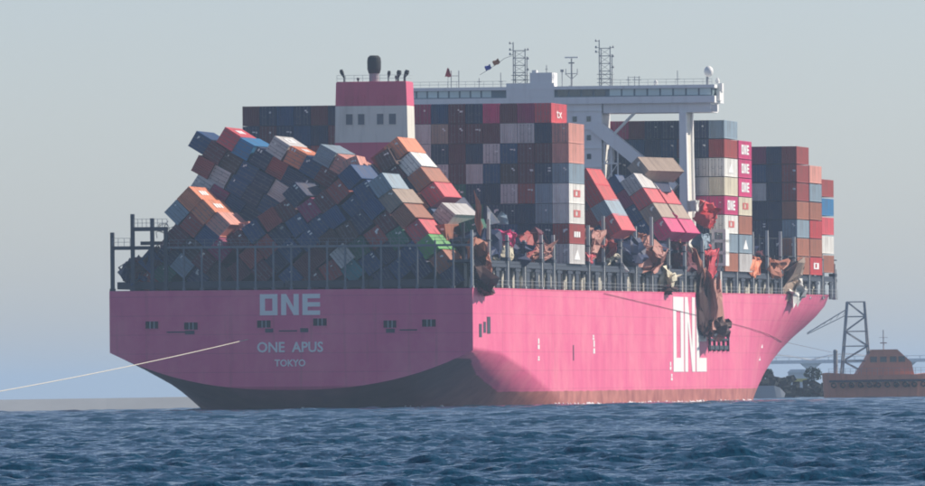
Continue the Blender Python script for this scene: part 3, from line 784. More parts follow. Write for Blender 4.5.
# middle bay (M): outermost column first
def rows(spec):   # spec[ci] = colours from the top down
    d = {}
    for ci, (nt, cs) in spec.items():
        for i, c in enumerate(cs):
            if c: d[(ci, nt - 1 - i)] = c
    return d
colsM = [(25.35 - 1.24 - 2.51 * i, 8 if i else 7) for i in range(19)]
specM = {0: (7, ['pale pink', 'pale pink', 'blue grey', 'white', 'white', 'brown red', 'grey']),
 1: (8, ['pink red', 'navy', 'maroon', 'navy', 'blue grey', 'blue grey', 'navy', 'navy']),
 2: (8, ['plum', 'grey', 'maroon', 'maroon', 'brown red', 'navy', 'navy', 'maroon']),
 3: (8, ['maroon', 'grey', 'dark blue', 'dark brown', 'grey', 'navy', 'dark blue', 'navy']),
 4: (8, ['magenta', 'maroon', 'grey', 'dark blue', 'navy', 'navy', 'navy', 'dark green']),
 5: (8, ['navy', 'maroon', 'navy', 'grey', 'navy', 'dark green', 'navy', 'navy']),
 6: (8, ['maroon', 'maroon', 'maroon', 'maroon', 'dark green', 'dark green', 'navy', 'navy']),
 7: (8, ['dark blue', 'beige', 'navy', 'grey', 'navy', 'navy', 'navy', 'navy']),
 8: (8, ['plum', 'grey', 'grey', 'navy', 'navy', 'navy', 'navy', 'navy']),
 9: (8, ['maroon', 'navy', 'navy', 'navy'])}
for i in range(10, 19): specM[i] = (8, [['navy', 'dark blue', 'blue grey', 'navy', 'maroon', 'navy', 'dark blue', 'navy', 'maroon'][i - 10], ['navy', 'dark blue', 'navy', 'maroon', 'navy', 'dark blue', 'navy', 'maroon', 'navy'][i - 10]])
specM[0][1][0] = 'pale pink'
logoM = {(0, 3): 'redsquare', (0, 2): 'redsquare', (0, 1): 'blob', (0, 0): 'tri'}
def skipM(ci, k, nt):
    if ci >= 9: return k < nt - 3      # hidden behind the leaning pile and the casing
    if ci >= 6: return k < 2
    return False
wall(73.3, colsM, 20.42, 2.88, 'upright wall behind casing', rows(specM), skipM, logoM)
# 'Ex' lettering on the lit red box of that wall
me = text_mesh('tx', 1.9, .03, 'side_text'); me.materials.append(M_letter)
for o in list(COL.objects):
    if o.get('label', '').startswith('pink red container, topmost, second column from starboard, upright wall'):
        link('side_logo', me, None, o, Matrix.Translation((CW / 2 + .02, 0, .75)) @ RZ90 @ RX @ Matrix.Diagonal((2.6, 1, 1, 1)))
# forward bays under and beyond the bridge
specA = {0: (8, ['blue grey', 'brown red', 'white', 'cream', 'magenta', 'white', 'blue grey', 'rust brown']),
 1: (8, ['navy', 'navy', 'grey', 'grey', 'magenta', 'navy', 'navy', 'maroon']),
 2: (8, ['navy', 'maroon', 'dark green', 'dark blue', 'maroon', 'navy', 'maroon', 'navy']),
 3: (8, ['navy', 'dark blue', 'navy', 'maroon', 'navy', 'navy', 'navy', 'navy']),
 4: (8, ['navy', 'navy', 'navy', 'navy', 'navy', 'navy']), 5: (8, ['maroon', 'dark blue', 'navy', 'navy']), 6: (8, ['plum', 'navy', 'navy', 'navy']),
 7: (8, ['plum', 'dark blue', 'navy', 'navy']), 8: (8, ['plum', 'navy', 'dark blue', 'navy'])}
wall(206.0, [(25.35 - 1.24 - 2.51 * i, 8) for i in range(9)], 20.42, 2.935, 'wall beneath bridge wing', rows(specA), lambda ci, k, nt: ci >= 3 and k < 3, {(0, 5): 'tri', (0, 3): 'one', (0, 2): 'redsquare'})
specB = {0: (7, ['magenta', 'magenta', 'magenta', 'cream', 'rust brown', 'blue grey', 'grey'])}
wall(219.3, [(24.11, 7)], 20.45, 2.94, 'lone stack beside bridge', rows(specB), None, {(0, 6): 'one', (0, 5): 'one', (0, 4): 'one', (0, 3): 'redsquare', (0, 1): 'tri'})
specC = {0: (7, ['brown red', 'brown red', 'brown red', 'rust brown', 'blue grey', 'rust brown', 'rust brown']),
 1: (7, ['navy', 'navy', 'navy', 'navy', 'navy', 'navy', 'navy']), 2: (7, ['plum', 'dark blue', 'grey', 'navy', 'navy', 'navy', 'maroon']), 3: (7, ['plum', 'dark blue', 'maroon', 'maroon', 'navy', 'navy', 'navy'])}
wall(275.4, [(25.35 - 1.24 - 2.51 * i, 7) for i in range(4)], 20.5, 2.96, 'forward wall past gap', rows(specC))
specD = {0: (6, ['pale pink', 'blue grey', 'rust brown', 'bright red', 'rust brown', 'bright red'])}
wall(288.4, [(24.11, 6)], 20.5, 2.98, 'last but one stack', rows(specD), None, {(0, 0): 'square'})
specE = {0: (5, ['brown red', 'blue', 'pink red', 'white', 'rust brown'])}
wall(302.0, [(23.9, 5)], 21.0, 3.1, 'foremost low stack', rows(specE))

def inpoly(p, poly):
    x, y = p; c = False
    for (x0, y0), (x1, y1) in zip(poly, poly[1:] + poly[:1]):
        if (y0 > y) != (y1 > y) and x < (x1 - x0) * (y - y0) / (y1 - y0) + x0: c = not c
    return c
def leaning(u, lam, n0, stacks, block, hints=(), logos=(), clip=None, jit=.0, mix=None, H='std', step=None, width=2.5, litcol=None):
    """stacks toppled to port by lam degrees. stacks = list of (tier count, t of the top) from starboard to port; n0 = centre of the first"""
    L = math.radians(lam); ax = (math.cos(L), math.sin(L)); bx = (-math.sin(L), math.cos(L)); h_ = HS[H]; step = step or h_ + .10
    for si, (nt, ttop) in enumerate(stacks):
        n = n0 - si * width; ttop += R.uniform(-.45, .45) * jit; Ls = L + R.uniform(-1, 1) * jit * math.radians(2.0)
        for k in range(nt):
            tc = ttop - h_ / 2 - k * step
            v = n * ax[0] + tc * bx[0]; z = n * ax[1] + tc * bx[1]
            if z < 17.4 or (clip and not clip(v, z)): continue
            c = None
            for hv, hz, hc in hints:
                if (hv - v) ** 2 + (hz - z) ** 2 < 1.35 ** 2: c = hc; break
            if c is None and litcol and si == 0 and k < len(litcol): c = litcol[k]
            if c is None: c = R.choice(mix or DARKMIX)
            lg = None
            for hv, hz, hl in logos:
                if (hv - v) ** 2 + (hz - z) ** 2 < 1.35 ** 2: lg = hl
            du = R.uniform(-.5, .5) * jit; a = Ls + R.uniform(-1, 1) * jit * math.radians(4.0)
            yaw = R.uniform(-1, 1) * jit * math.radians(2.5)
            M = (Matrix.Translation((v, u + CL / 2 + du, z)) @ Matrix.Rotation(yaw, 4, 'Z') @ Matrix.Rotation(-a, 4, 'Y') @ Matrix.Translation((0, 0, -h_ / 2)))
            lab = f"{c} container, {nth(k, 'top end')}{' from top' if k else ''} of {nth(si)} leaning stack, {block}"
            container(M, c, lab, H, R.random() < .7, None, lg)

# right-hand block of the stern pile
R1 = [(12.6, 33.6), (8.5, 35.0), (4.6, 34.9), (0, 32.4), (-4.3, 28.6), (-8.6, 24.6), (-8.6, 16), (25, 16), (23.0, 19.2)]
lam = 37.6; c_, s_ = math.cos(math.radians(lam)), math.sin(math.radians(lam))
nf = 12.2 * c_ + 32.6 * s_; tf = -11.93 * s_ + 32.7 * c_
stR = [(8, tf)] + [(14, tf + (2.63 if i < 4 else 5.26)) for i in range(1, 15)]
hintsR = [(3.3, 30.3, 'brown red'), (6.5, 29.3, 'brown red'), (-4.3, 27.5, 'grey'), (-6.7, 26.3, 'teal'), (5, 27, 'dark blue'), (1, 29.5, 'navy'), (9, 31, 'dark blue'), (11, 25, 'maroon'), (8, 24.6, 'dark brown'), (13.6, 22.6, 'dark green'), (15.5, 24.0, 'grey'), (2.5, 20.5, 'maroon'), (7.5, 19.5, 'teal')]
leaning(2.2, lam, nf - 1.22, stR, 'stern pile right side', hintsR, (), lambda v, z: inpoly((v, z), R1), 1.25, None, 'std', None, 2.52, ['blue grey', 'beige', 'rust brown', 'pink red', 'green', 'rust brown', 'navy', 'dark green'])
# lower left block with the two orange boxes
L1 = [(-15.6, 31.2), (-14.4, 30.9), (-8.6, 24.0), (-8.8, 16), (-25.4, 16), (-25.3, 18.6), (-20.2, 21.4), (-17.6, 25.6), (-17.2, 28)]
lam = 49.; c_, s_ = math.cos(math.radians(lam)), math.sin(math.radians(lam))
nf = -14.4 * c_ + 30.6 * s_; tf = 14.65 * s_ + 30.65 * c_
leaning(2.0, lam, nf - 1.3, [(3, tf + .1), (5, tf + .1), (7, tf + .6), (7, tf + .2), (7, tf + 1.5), (7, tf + 2.6), (7, tf + 4.2)], 'stern pile lower left',
        [(-14.5, 28.9, 'orange'), (-12.6, 27.3, 'orange'), (-16.3, 26.2, 'blue grey'), (-14.5, 20, 'blue grey')], [(-14.5, 28.9, 'blob'), (-12.6, 27.3, 'blob')], lambda v, z: v > -23.0 and inpoly((v, z), L1), .85, None, 'std', None, 2.5, ['orange', 'orange', 'pale pink'])
# upper left block, one bay further forward
lam = 59.
leaning(16.2, lam, 30.85, [(5, 17.9), (6, 24.5), (7, 30.7), (8, 33.9), (8, 31.6), (8, 31.2), (7, 30.2), (5, 29.0)], 'stern pile upper left',
        [(-11.8, 37.4, 'pink red'), (-9.5, 36.0, 'blue'), (-16.1, 36.6, 'dark blue'), (-4.7, 36.6, 'grey'), (-2.4, 35.3, 'orange'), (2.2, 35.0, 'blue grey'), (-8.5, 31.5, 'grey'), (-12.9, 33.2, 'grey'), (-13.6, 35, 'maroon')],
        [(-11.8, 37.4, 'blob'), (-4.7, 36.6, 'square'), (-2.4, 35.3, 'blob')], lambda v, z: v < 9.5 and z > 24.5, .8, None, 'std', None, 2.5, ['blue grey', 'pale pink'])
# upper right block, its lit sides facing the sun
lam = 38.5
leaning(16.4, lam, 31.4, [(4, 22.0), (6, 22.4), (4, 21.2), (4, 20.5)], 'stern pile upper right',
        [(13.3, 36.2, 'orange'), (14.9, 34.2, 'white'), (16.5, 32.1, 'rust brown'), (18.1, 30.0, 'pink red')][:0], (), lambda v, z: z > 22, .7, None, 'std', None, 2.52, ['orange', 'white', 'rust brown', 'pink red'])
leaning(30.6, lam, 29.7, [(7, 13.2), (3, 17)], 'behind stern pile right', (), (), lambda v, z: z > 20, .2, ['pink red', 'pale pink', 'rust brown', 'dark green', 'navy'], 'std')
leaning(16.4, lam, 29.3, [(3, 9.2)], 'starboard stern corner', (), (), None, .2, None, 'std', None, 2.5, ['grey', 'pale pink', 'dark green'])
# forward pile between the middle wall and the bridge legs
lam = 30.; c_, s_ = math.cos(math.radians(lam)), math.sin(math.radians(lam))
leaning(105., lam, 22.0 * c_ + 34.65 * s_ - 1.22, [(4, -22.0 * s_ + 34.65 * c_), (4, -22.0 * s_ + 34.4 * c_), (2, 18)], 'pile before the bridge', (), (), lambda v, z: z > 21, .1, None, 'hc', 2.55, 2.5, ['bright red', 'bright red', 'blue grey', 'pink red'])
lam = 33.; c_, s_ = math.cos(math.radians(lam)), math.sin(math.radians(lam))
for bay, uu in (('nearer', 151.), ('farther', 164.5)):
    leaning(uu, lam, 19.6 * c_ + 36.6 * s_ - 1.22, [(4, -19.6 * s_ + 36.6 * c_ - 2.2), (4, -20. * s_ + 36.6 * c_ - .6), (2, 20)], f'{bay} bay beneath bridge wing', (), (), lambda v, z: z > 20.6, .1, None, 'std', None, 2.5, ['grey', 'pink red', 'beige', 'magenta'])
container(Matrix.Translation((22.6, 165, 34.4)) @ Matrix.Rotation(math.radians(-16), 4, 'Z') @ Matrix.Rotation(math.radians(-42), 4, 'Y'), 'beige', 'beige container slewed askew on top of the pile beneath the bridge wing', 'hc', True, True)
container(Matrix.Translation((20.8, 164, 31.7)) @ Matrix.Rotation(math.radians(-14), 4, 'Z') @ Matrix.Rotation(math.radians(-20), 4, 'Y'), 'navy', 'dark navy container directly under the askew beige one by the bridge leg', 'hc', True, False)

# loose boxes thrown across the pile
for v, u, z, lean, yaw, c, lab in (
    (6.2, 9, 33.2, 22, 6, 'pale pink', 'pale pink box lying loose on the crest of the stern pile below casing'),
    (18.9, 15.5, 26.6, 50, -5, 'grey', 'light grey box tipped steeply at the sunlit right of the stern pile'),
    (21.2, 17, 24.6, 18, 5, 'dark green', 'dark green box wedged at the far right of the stern pile'),
    (18.6, 12, 23.9, 8, -4, 'rust brown', 'rust brown box lying low at the sunlit right foot of the pile'),
    (11.4, 15, 34.2, 30, -10, 'dark brown', 'dark brown box slewed across the upper right crest of the pile'),
    (-9.2, 8, 24.4, 12, 7, 'pale pink', 'pale box jutting out under the two orange ones')):
    container(Matrix.Translation((v, u + CL / 2, z)) @ Matrix.Rotation(math.radians(yaw), 4, 'Z') @ Matrix.Rotation(math.radians(-lean), 4, 'Y') @ Matrix.Translation((0, 0, -1.2)), c, lab, 'std', True, True)

# ------------------------------------------------------------------ crushed cargo along the starboard edge
def crumple(name, v, u, z, size, color, label, seed, amount=.5, rot=(0, 0, 0), cat='wreckage', group='crushed cargo along the starboard edge', squash=0.):
    r = random.Random(seed); sx, sy, sz = size; nx, ny, nz = 7, 9, 7
    import bmesh
    bm = bmesh.new(); bmesh.ops.create_cube(bm, size=1.0)
    bmesh.ops.subdivide_edges(bm, edges=bm.edges[:], cuts=4, use_grid_fill=True)
    off = Vector((r.uniform(0, 90), r.uniform(0, 90), r.uniform(0, 90)))
    for vt in bm.verts:
        p = vt.co.copy()
        q = Vector((p.x * 1.7, p.y * 2.2, p.z * 1.7)) + off
        d = Vector((noise.noise(q), noise.noise(q + Vector((31, 0, 0))), noise.noise(q + Vector((0, 47, 0)))))
        fold = abs(((p.x * .8 + p.z * 1.1 + p.y * .6 + r.random() * .02) * 3.1) % 1 - .5) - .25
        p += d * amount * .62 + Vector((fold * .28, 0, fold * .22)) * amount
        p.x *= 1 - squash * (p.z + .5) * .6; p.z += -squash * p.x * .5
        vt.co = Vector((p.x * sx, p.y * sy, p.z * sz))
    me = bpy.data.meshes.new(name); bm.to_mesh(me); bm.free()
    M = SHIP @ Matrix.Translation((v, u, z)) @ Matrix.Rotation(rot[2], 4, 'Z') @ Matrix.Rotation(rot[1], 4, 'Y') @ Matrix.Rotation(rot[0], 4, 'X')
    o = link(name, me, paint(color)); o.matrix_world = M
    tag(o, label, cat, group)
    if name == 'crushed_container' and label:
        C8 = [Vector((a * sx * .5 * r.uniform(.8, 1.25), b * sy * .5 * r.uniform(.7, 1.0), c * sz * .5 * r.uniform(.8, 1.2))) for a in (-1, 1) for b in (-1, 1) for c in (-1, 1)]
        g = MB()
        for i, j in ((0, 1), (1, 3), (3, 2), (2, 0), (4, 5), (5, 7), (7, 6), (6, 4), (1, 5), (3, 7)):
            m_ = (C8[i] + C8[j]) / 2 + Vector((r.uniform(-.3, .3), r.uniform(-.3, .3), r.uniform(-.35, .2)))
            g.path([C8[i], m_, C8[j]], .085, 4)
        build('bent_frame', g, paint(color), o)
        g = MB(); k = C8[5]; w_ = sx * .6; vs = []
        for q in range(5):
            for h in (0, 1): vs.append(k + Vector((-w_ * q / 4, r.uniform(-.25, .25) + (.12 if q % 2 else -.12), -h * sz * r.uniform(.35, .6))))
        fs = [(2 * q, 2 * q + 2, 2 * q + 3, 2 * q + 1) for q in range(4)]
        n0 = len(vs); vs += [p + Vector((0, .05, 0)) for p in vs]; fs += [tuple(n0 + x for x in f_[::-1]) for f_ in fs]
        g.add(vs, fs); build('torn_flap', g, paint(color), o)
    return o
def torn_sheet(v, u, z, pts, color, label, seed, thick=.06, cat='wreckage', group='crushed cargo along the starboard edge'):
    """a torn steel side panel: outline of (v,z) offsets, crumpled and given thickness"""
    r = random.Random(seed)
    import bmesh
    bm = bmesh.new(); vs = [bm.verts.new((a, r.uniform(-.5, .5), b)) for a, b in pts]
    f = bm.faces.new(vs)
    bmesh.ops.triangulate(bm, faces=[f]); bmesh.ops.subdivide_edges(bm, edges=bm.edges[:], cuts=2)
    off = Vector((r.uniform(0, 90), 3, 5))
    for vt in bm.verts:
        n = noise.noise_vector(vt.co * .8 + off); vt.co += Vector((n.x * .25, n.y * .9, n.z * .25))
    g = bmesh.ops.extrude_face_region(bm, geom=bm.faces[:])
    for e in g['geom']:
        if isinstance(e, bmesh.types.BMVert): e.co.y += thick
    me = bpy.data.meshes.new('torn_panel'); bm.to_mesh(me); bm.free()
    o = link('torn_panel', me, paint(color)); o.matrix_world = SHIP @ Matrix.Translation((v, u, z))
    tag(o, label, cat, group); return o
V = 23.9
crumple('crushed_container', 24.6, 8.5, 20.6, (2.3, 8, 3.6), 'rust brown', 'brown crushed container bulging over the starboard stern corner', 3, .9, (0.1, -.3, .2))
crumple('crushed_container', 25.2, 6.5, 17.8, (1.8, 6, 3.2), 'dark brown', 'dark twisted wreckage hanging below the brown box at stern corner', 4, 1.2, (0, -.4, .3))
torn_sheet(24.2, 11, 26.6, [(-.6, 3.4), (.2, 1.2), (.5, -1.6), (-.1, -3), (-.6, -1)], 'rust brown', 'tall brown torn panel standing upright near stern corner', 5)
torn_sheet(24.8, 15.5, 26.2, [(-.4, 1.6), (1.3, -.6), (-.4, -1.0)], 'white', 'white triangular torn panel beside tall brown panel', 6)
torn_sheet(23.6, 31, 26.2, [(-1.2, -.6), (1.0, -.8), (.7, .6), (0, 1.2), (-.6, .5)], 'blue grey', 'pale blue torn tarpaulin on rubble above pink bundle', 7)
crumple('crumpled_bundle', 23.7, 32, 23.6, (2.3, 4, 1.7), 'magenta', 'bright pink crumpled bundle in the low gap before the middle wall', 8, .8)
crumple('crumpled_bundle', 23.6, 32.5, 21.3, (1.6, 4, 2.2), 'cream', 'beige crumpled bundle below the bright pink one', 9, .7)
crumple('crushed_container', 23.5, 46, 22.4, (2.0, 10, 2.6), 'brown red', 'dark red crushed box in the low gap before the middle wall', 10, .9, (.1, -.5, 0))
crumple('crushed_container', 24, 57, 21.7, (1.8, 8, 1.8), 'faded brown', 'pale pink crushed frame next to the middle wall foot', 12, 1.1, (.2, .3, 0))
crumple('crushed_container', 21, 40, 21.6, (8, 9, 2.6), 'navy', 'dark flattened container heap behind the pink bundle', 13, .7)
crumple('crushed_container', 21.5, 20, 22.4, (5, 10, 3.4), 'navy', 'dark crushed container heap near stern corner', 14, .7, (0, -.3, 0))
crumple('crushed_container', 21, 58, 22.4, (6, 9, 3.4), 'maroon', 'maroon crushed container low beside the middle wall', 15, .7, (0, -.3, 0))
crumple('crushed_container', 24.0, 95, 23.4, (2.4, 9, 3.2), 'faded brown', 'pale brown crumpled container first after the middle wall', 16, .8, (.1, .3, .1))
crumple('crushed_container', 24.2, 107, 23.1, (2.2, 7, 2.6), 'brown red', 'red brown crumpled container second after the middle wall', 17, .9, (-.1, -.3, .2))
crumple('crumpled_bundle', 24.4, 91.5, 21.4, (1.4, 4, 1.3), 'pink red', 'small red crumpled scrap at the foot of the middle wall', 18, .9)
crumple('crumpled_bundle', 24.9, 107.5, 21.7, (1.2, 4, 1.4), 'cream', 'cream scrap bundle lying on the side girder', 19, 1.0, (0, .5, 0))
torn_sheet(25.1, 116, 20.6, [(-.9, .8), (.1, .5), (1.2, -.9), (.6, -1.1), (-.6, 0)], 'white', 'white torn strip sloping down to the side girder', 20)
crumple('crushed_container', 23.2, 136, 24.3, (2.8, 6, 2.2), 'rust brown', 'rusty crushed box above the large brown bulge', 22, .6)
crumple('crushed_container', 24.6, 142, 21.9, (3.4, 12, 3.0), 'faded brown', 'large pale brown bulging container low between lashing towers', 23, .8, (.1, .35, .1))
crumple('crushed_container', 23.4, 126, 22.4, (4.4, 9, 3.2), 'navy', 'dark crushed container between the pale brown wrecks', 24, .7, (0, -.3, 0))
crumple('crushed_container', 22.6, 118, 24.6, (2.4, 10, 2.2), 'maroon', 'maroon crushed container under the leaning red stack', 25, .6, (0, -.5, 0))
crumple('crumpled_bundle', 25.3, 154, 18.6, (1.5, 4, 1.9), 'cream', 'yellowish scrap spilling over the deck edge', 26, 1.2, (0, .6, 0))
crumple('crumpled_bundle', 25.5, 152.5, 17.2, (1.6, 3, .9), 'dark brown', 'dark scrap below the yellowish scrap at deck edge', 27, 1.2)
crumple('crushed_container', 22.4, 157, 24.4, (3.6, 10, 4), 'navy', 'dark crushed container right of the large brown bulge', 28, .6, (0, -.4, 0))
torn_sheet(23.6, 163, 27.8, [(-1.4, .9), (.6, 1.3), (1.7, .7), (1.5, -.9), (.2, -1.0), (-.6, .2)], 'magenta', 'magenta torn panel curled below the toppled boxes', 29, .3)
torn_sheet(24.2, 168, 25.8, [(-1.3, .2), (-.2, .8), (.4, .4), (.9, .0), (.8, -1.5), (.2, -1.1), (-.4, -.2)], 'orange', 'orange ragged torn panel under the magenta one', 30, .3)
torn_sheet(24.6, 176, 23.9, [(-.8, 1.2), (.1, .8), (.9, -.9), (.6, -1.2), (-.4, -.2)], 'cream', 'cream torn strip under the orange panel', 31, .2)
crumple('crushed_container', 22.8, 176, 22.6, (3.2, 9, 4), 'maroon', 'maroon crushed container beside the bridge leg', 32, .7, (0, -.4, 0))
crumple('crushed_container', 24.2, 190.5, 24.9, (1.6, 6, 2.0), 'blue grey', 'grey crushed machine between the bridge leg and gangway', 33, .5)
crumple('crushed_container', 24.9, 193.5, 21.2, (1.3, 6, 4.2), 'pink red', 'pink crushed upright panel beside the white gangway', 34, .9, (.2, .2, 0))
crumple('crushed_container', 24.4, 195.5, 28.7, (2.4, 6, 2.7), 'bright red', 'red crumpled container hanging below the bridge wing', 35, .9, (.1, .3, .2))
crumple('crushed_container', 23.8, 186, 30.2, (1.2, 3, 1.5), 'white', 'white box fixed to the foot of the bridge leg', 36, .15)
# the wreck dangling over the hull side
torn_sheet(25.6, 180.4, 20.9, [(-1.5, 3.0), (-.5, 2.6), (.5, .8), (.9, -1.6), (.5, -2.6), (-.2, -1.8), (-.6, .6)], 'rust brown', 'long brown torn strip leading down to the dangling wreck', 37, .3)
wk = empty('dangling_wreck', SHIP @ Matrix.Translation((26.6, 184.5, 15.2)))
tag(wk, 'brown torn container dangling over the white hull letters', 'wreckage', 'crushed cargo along the starboard edge')
def wreck_part(name, c, size, color, seed, amount):
    o = crumple(name, 0, 0, 0, size, color, '', seed, amount)
    for k in ('label', 'category', 'group'):
        if k in o: del o[k]
    o.parent = wk; o.matrix_local = Matrix.Translation(c)
wreck_part('hanging_shell', (.3, 0, 0), (1.8, 6, 8.6), 'faded brown', 71, .7)
wreck_part('shaded_flank', (-.7, -3.5, .2), (1.2, 3, 8.8), 'dark brown', 72, .7)  # dark colour paints in the shade on the wreck's stern-facing side
wreck_part('crushed_end', (1.0, 1.5, -3.6), (2.4, 6, 2.2), 'dark brown', 73, .9)
g = MB(); g.tube((-1.2, -3, -4.4), (1.6, 5, -3.8), .25, 6); g.tube((1.2, -4, -4.9), (1.5, 6, -3.4), .2, 6); build('bent_frame', g, M_dark, wk)
crumple('crushed_container', 24.3, 235, 21.3, (2.0, 8, 2.6), 'orange', 'orange brown crushed box in the gap past the pink stack', 41, .7)
crumple('crushed_container', 24.3, 257, 21.6, (2.2, 12, 2.2), 'rust brown', 'rusty flattened container in the gap before the forward wall', 42, .9, (0, .4, 0))
crumple('crumpled_bundle', 25.3, 268, 19.4, (1.9, 6, 4.6), 'beige', 'pale tangled wreckage spilling over the deck edge near the bow', 43, 1.2, (.2, .5, 0))
crumple('crumpled_bundle', 25.9, 270, 17.6, (1.4, 6, 2.4), 'white', 'whitish scrap lowest of the tangle near the bow', 44, 1.3, (.1, .5, 0))
for k, (u, vv, z, c) in enumerate(((226, 21.5, 22.5, 'navy'), (244, 20.5, 22.5, 'navy'), (258, 19, 22.5, 'maroon'))):
    crumple('crushed_container', vv, u, z, (5, 11, 3.4), c, ['dark crushed heap right of the pink stack', 'dark crushed heap in the middle of the forward gap', 'maroon crushed heap at the foot of the forward wall'][k], 50 + k, .5)
# tangled dark wreckage at the low port corner
for k, (v, z, s, c) in enumerate(((-23.4, 19.2, 2.6, 'navy'), (-20.6, 20.4, 3.0, 'dark brown'), (-18.2, 22.2, 2.6, 'maroon'), (-22.0, 17.8, 3.0, 'dark blue'))):
    crumple('crushed_container', v, 7.5, z, (s, 10, s * .9), c, ['dark crushed container lowest at the port stern corner', 'dark brown twisted container in the port corner tangle', 'maroon twisted container top of the port corner tangle', 'dark blue crushed container flat on deck at port corner'][k], 60 + k, .9, (0, -.6, .1), group='crushed cargo at the port stern corner')
# bent rods sticking out of the port tangle
g = MB()
for k in range(7):
    a = Vector((-17.6 + R.uniform(-1, 1), 4 + R.uniform(-2, 2), 25 + R.uniform(-1, .5)))
    pts = [a + Vector((math.cos(t * 1.3 + k) * .9, 0, math.sin(t * 1.3 + k) * .7)) for t in range(5)]
    g.path(pts, .05, 4)
o = build('bent_railing', g, M_dark); o.matrix_world = SHIP; tag(o, 'thin bent rods looping out of the pile above the port corner', 'wreckage', 'crushed cargo at the port stern corner')
# white gangway standing at the side past the bridge leg
gw = empty('gangway_crane', SHIP @ Matrix.Translation((24.9, 203, 17.0)))
tag(gw, 'white davit post with boxy frame at the deck edge past the bridge leg', 'davit')
g = MB(); g.box(-.28, .28, -.4, .4, 0, 9.0); build('davit_post', g, M_white, gw)
g = MB()
for z in (4.2, 6.0, 7.8, 9.4): g.box(-.9, 1.3, -1.6, 1.6, z, z + .45)
g.box(-.9, -.45, -1.6, 1.6, 4.65, 9.4); g.box(.85, 1.3, -1.6, 1.6, 4.65, 9.4); build('davit_frame', g, M_white, gw)

# ------------------------------------------------------------------ hawsers
def world_at(u, v, z): return SHIP @ Vector((v, u, z))
def rope(a, b, sag, r, m, label, n=24):
    g = MB(); a, b = Vector(a), Vector(b); pts = []
    for i in range(n + 1):
        t = i / n; p = a.lerp(b, t); p.z -= sag * 4 * t * (1 - t); pts.append(p)
    g.path(pts, r, 6); o = build('tow_line', g, m); tag(o, label, 'rope', 'lines running from the ship'); return o
rope(world_at(-.2, -5.95, 9.7), (-62.0, 1250, 1.5), .4, .05, M_rope, 'pale hawser running from the transom down to the left')
g = MB(); pts = []
for i in range(15):
    u = 100 + i * 13; z = 16.35 - 6.6 * i / 14; pts.append(world_at(u, hb(u, z) + .12, z))
pts.append(Vector((67.5, 2003, 8.4))); g.path(pts, .035, 6)
o = build('tow_line', g, M_ropedark); tag(o, 'thin dark line sloping along the pink side to the work vessel', 'rope', 'lines running from the ship')

# ------------------------------------------------------------------ foam along the waterline
g = MB()
for i in range(120):
    u = R.uniform(60, 240) if R.random() < .8 else R.uniform(0, 20); v = hb(u, 0.0) + R.uniform(.0, 1.2)
    p = world_at(u, v, 0); s = R.uniform(.15, .6)
    vs = []; n = 6
    for k in range(n): vs.append((p.x + s * R.uniform(.5, 1) * math.cos(k * 6.283 / n), p.y + s * R.uniform(.8, 2) * math.sin(k * 6.283 / n), .12))
    vs.append((p.x, p.y, .12 + R.uniform(.1, .38)))
    g.add(vs, [(k, (k + 1) % n, n) for k in range(n)])
o = build('foam', g, mat('sea foam', (.75, .78, .78), .9, .1)); tag(o, kind='stuff')

# ------------------------------------------------------------------ far shore, right
M_rock = mat('dark breakwater rock', (0.028, 0.034, 0.034), .95, .35, .5, spec=.1)
import bmesh
g = MB()
for i in range(1300):
    x = R.uniform(45, 140); y = R.uniform(2240, 2262); hgt = lerp([(45, 5.0), (64, 4.9), (70, 4.0), (77, 2.6), (140, 2.2)], x)
    z = R.uniform(-.3, hgt * (1 - .6 * abs(y - 2251) / 13)); s = R.uniform(.35, .85)
    M = Matrix.Translation((x, y, z)) @ Matrix.Rotation(R.uniform(0, 6), 4, 'Z') @ Matrix.Rotation(R.uniform(-.6, .6), 4, 'X')
    pr = [Vector((a * s * R.uniform(.7, 1.1), b * s * R.uniform(.7, 1.1), c * s * .8 * R.uniform(.7, 1.1))) for a in (-1, 1) for b in (-1, 1) for c in (-1, 1)]
    pr = [M @ p for p in pr]
    g.add(pr, [(0, 1, 3, 2), (4, 6, 7, 5), (0, 4, 5, 1), (2, 3, 7, 6), (0, 2, 6, 4), (1, 5, 7, 3)])
bw = empty('rock_breakwater', Matrix.Identity(4)); tag(bw, 'low dark rock breakwater beyond the bow, in front of the hazy bridge', 'breakwater')
o = build('rock', g, M_rock, bw); o['kind'] = 'stuff'
g = MB(); g.box(44, 141, 2244, 2260, -1, 1.6); build('core_bank', g, M_rock, bw)
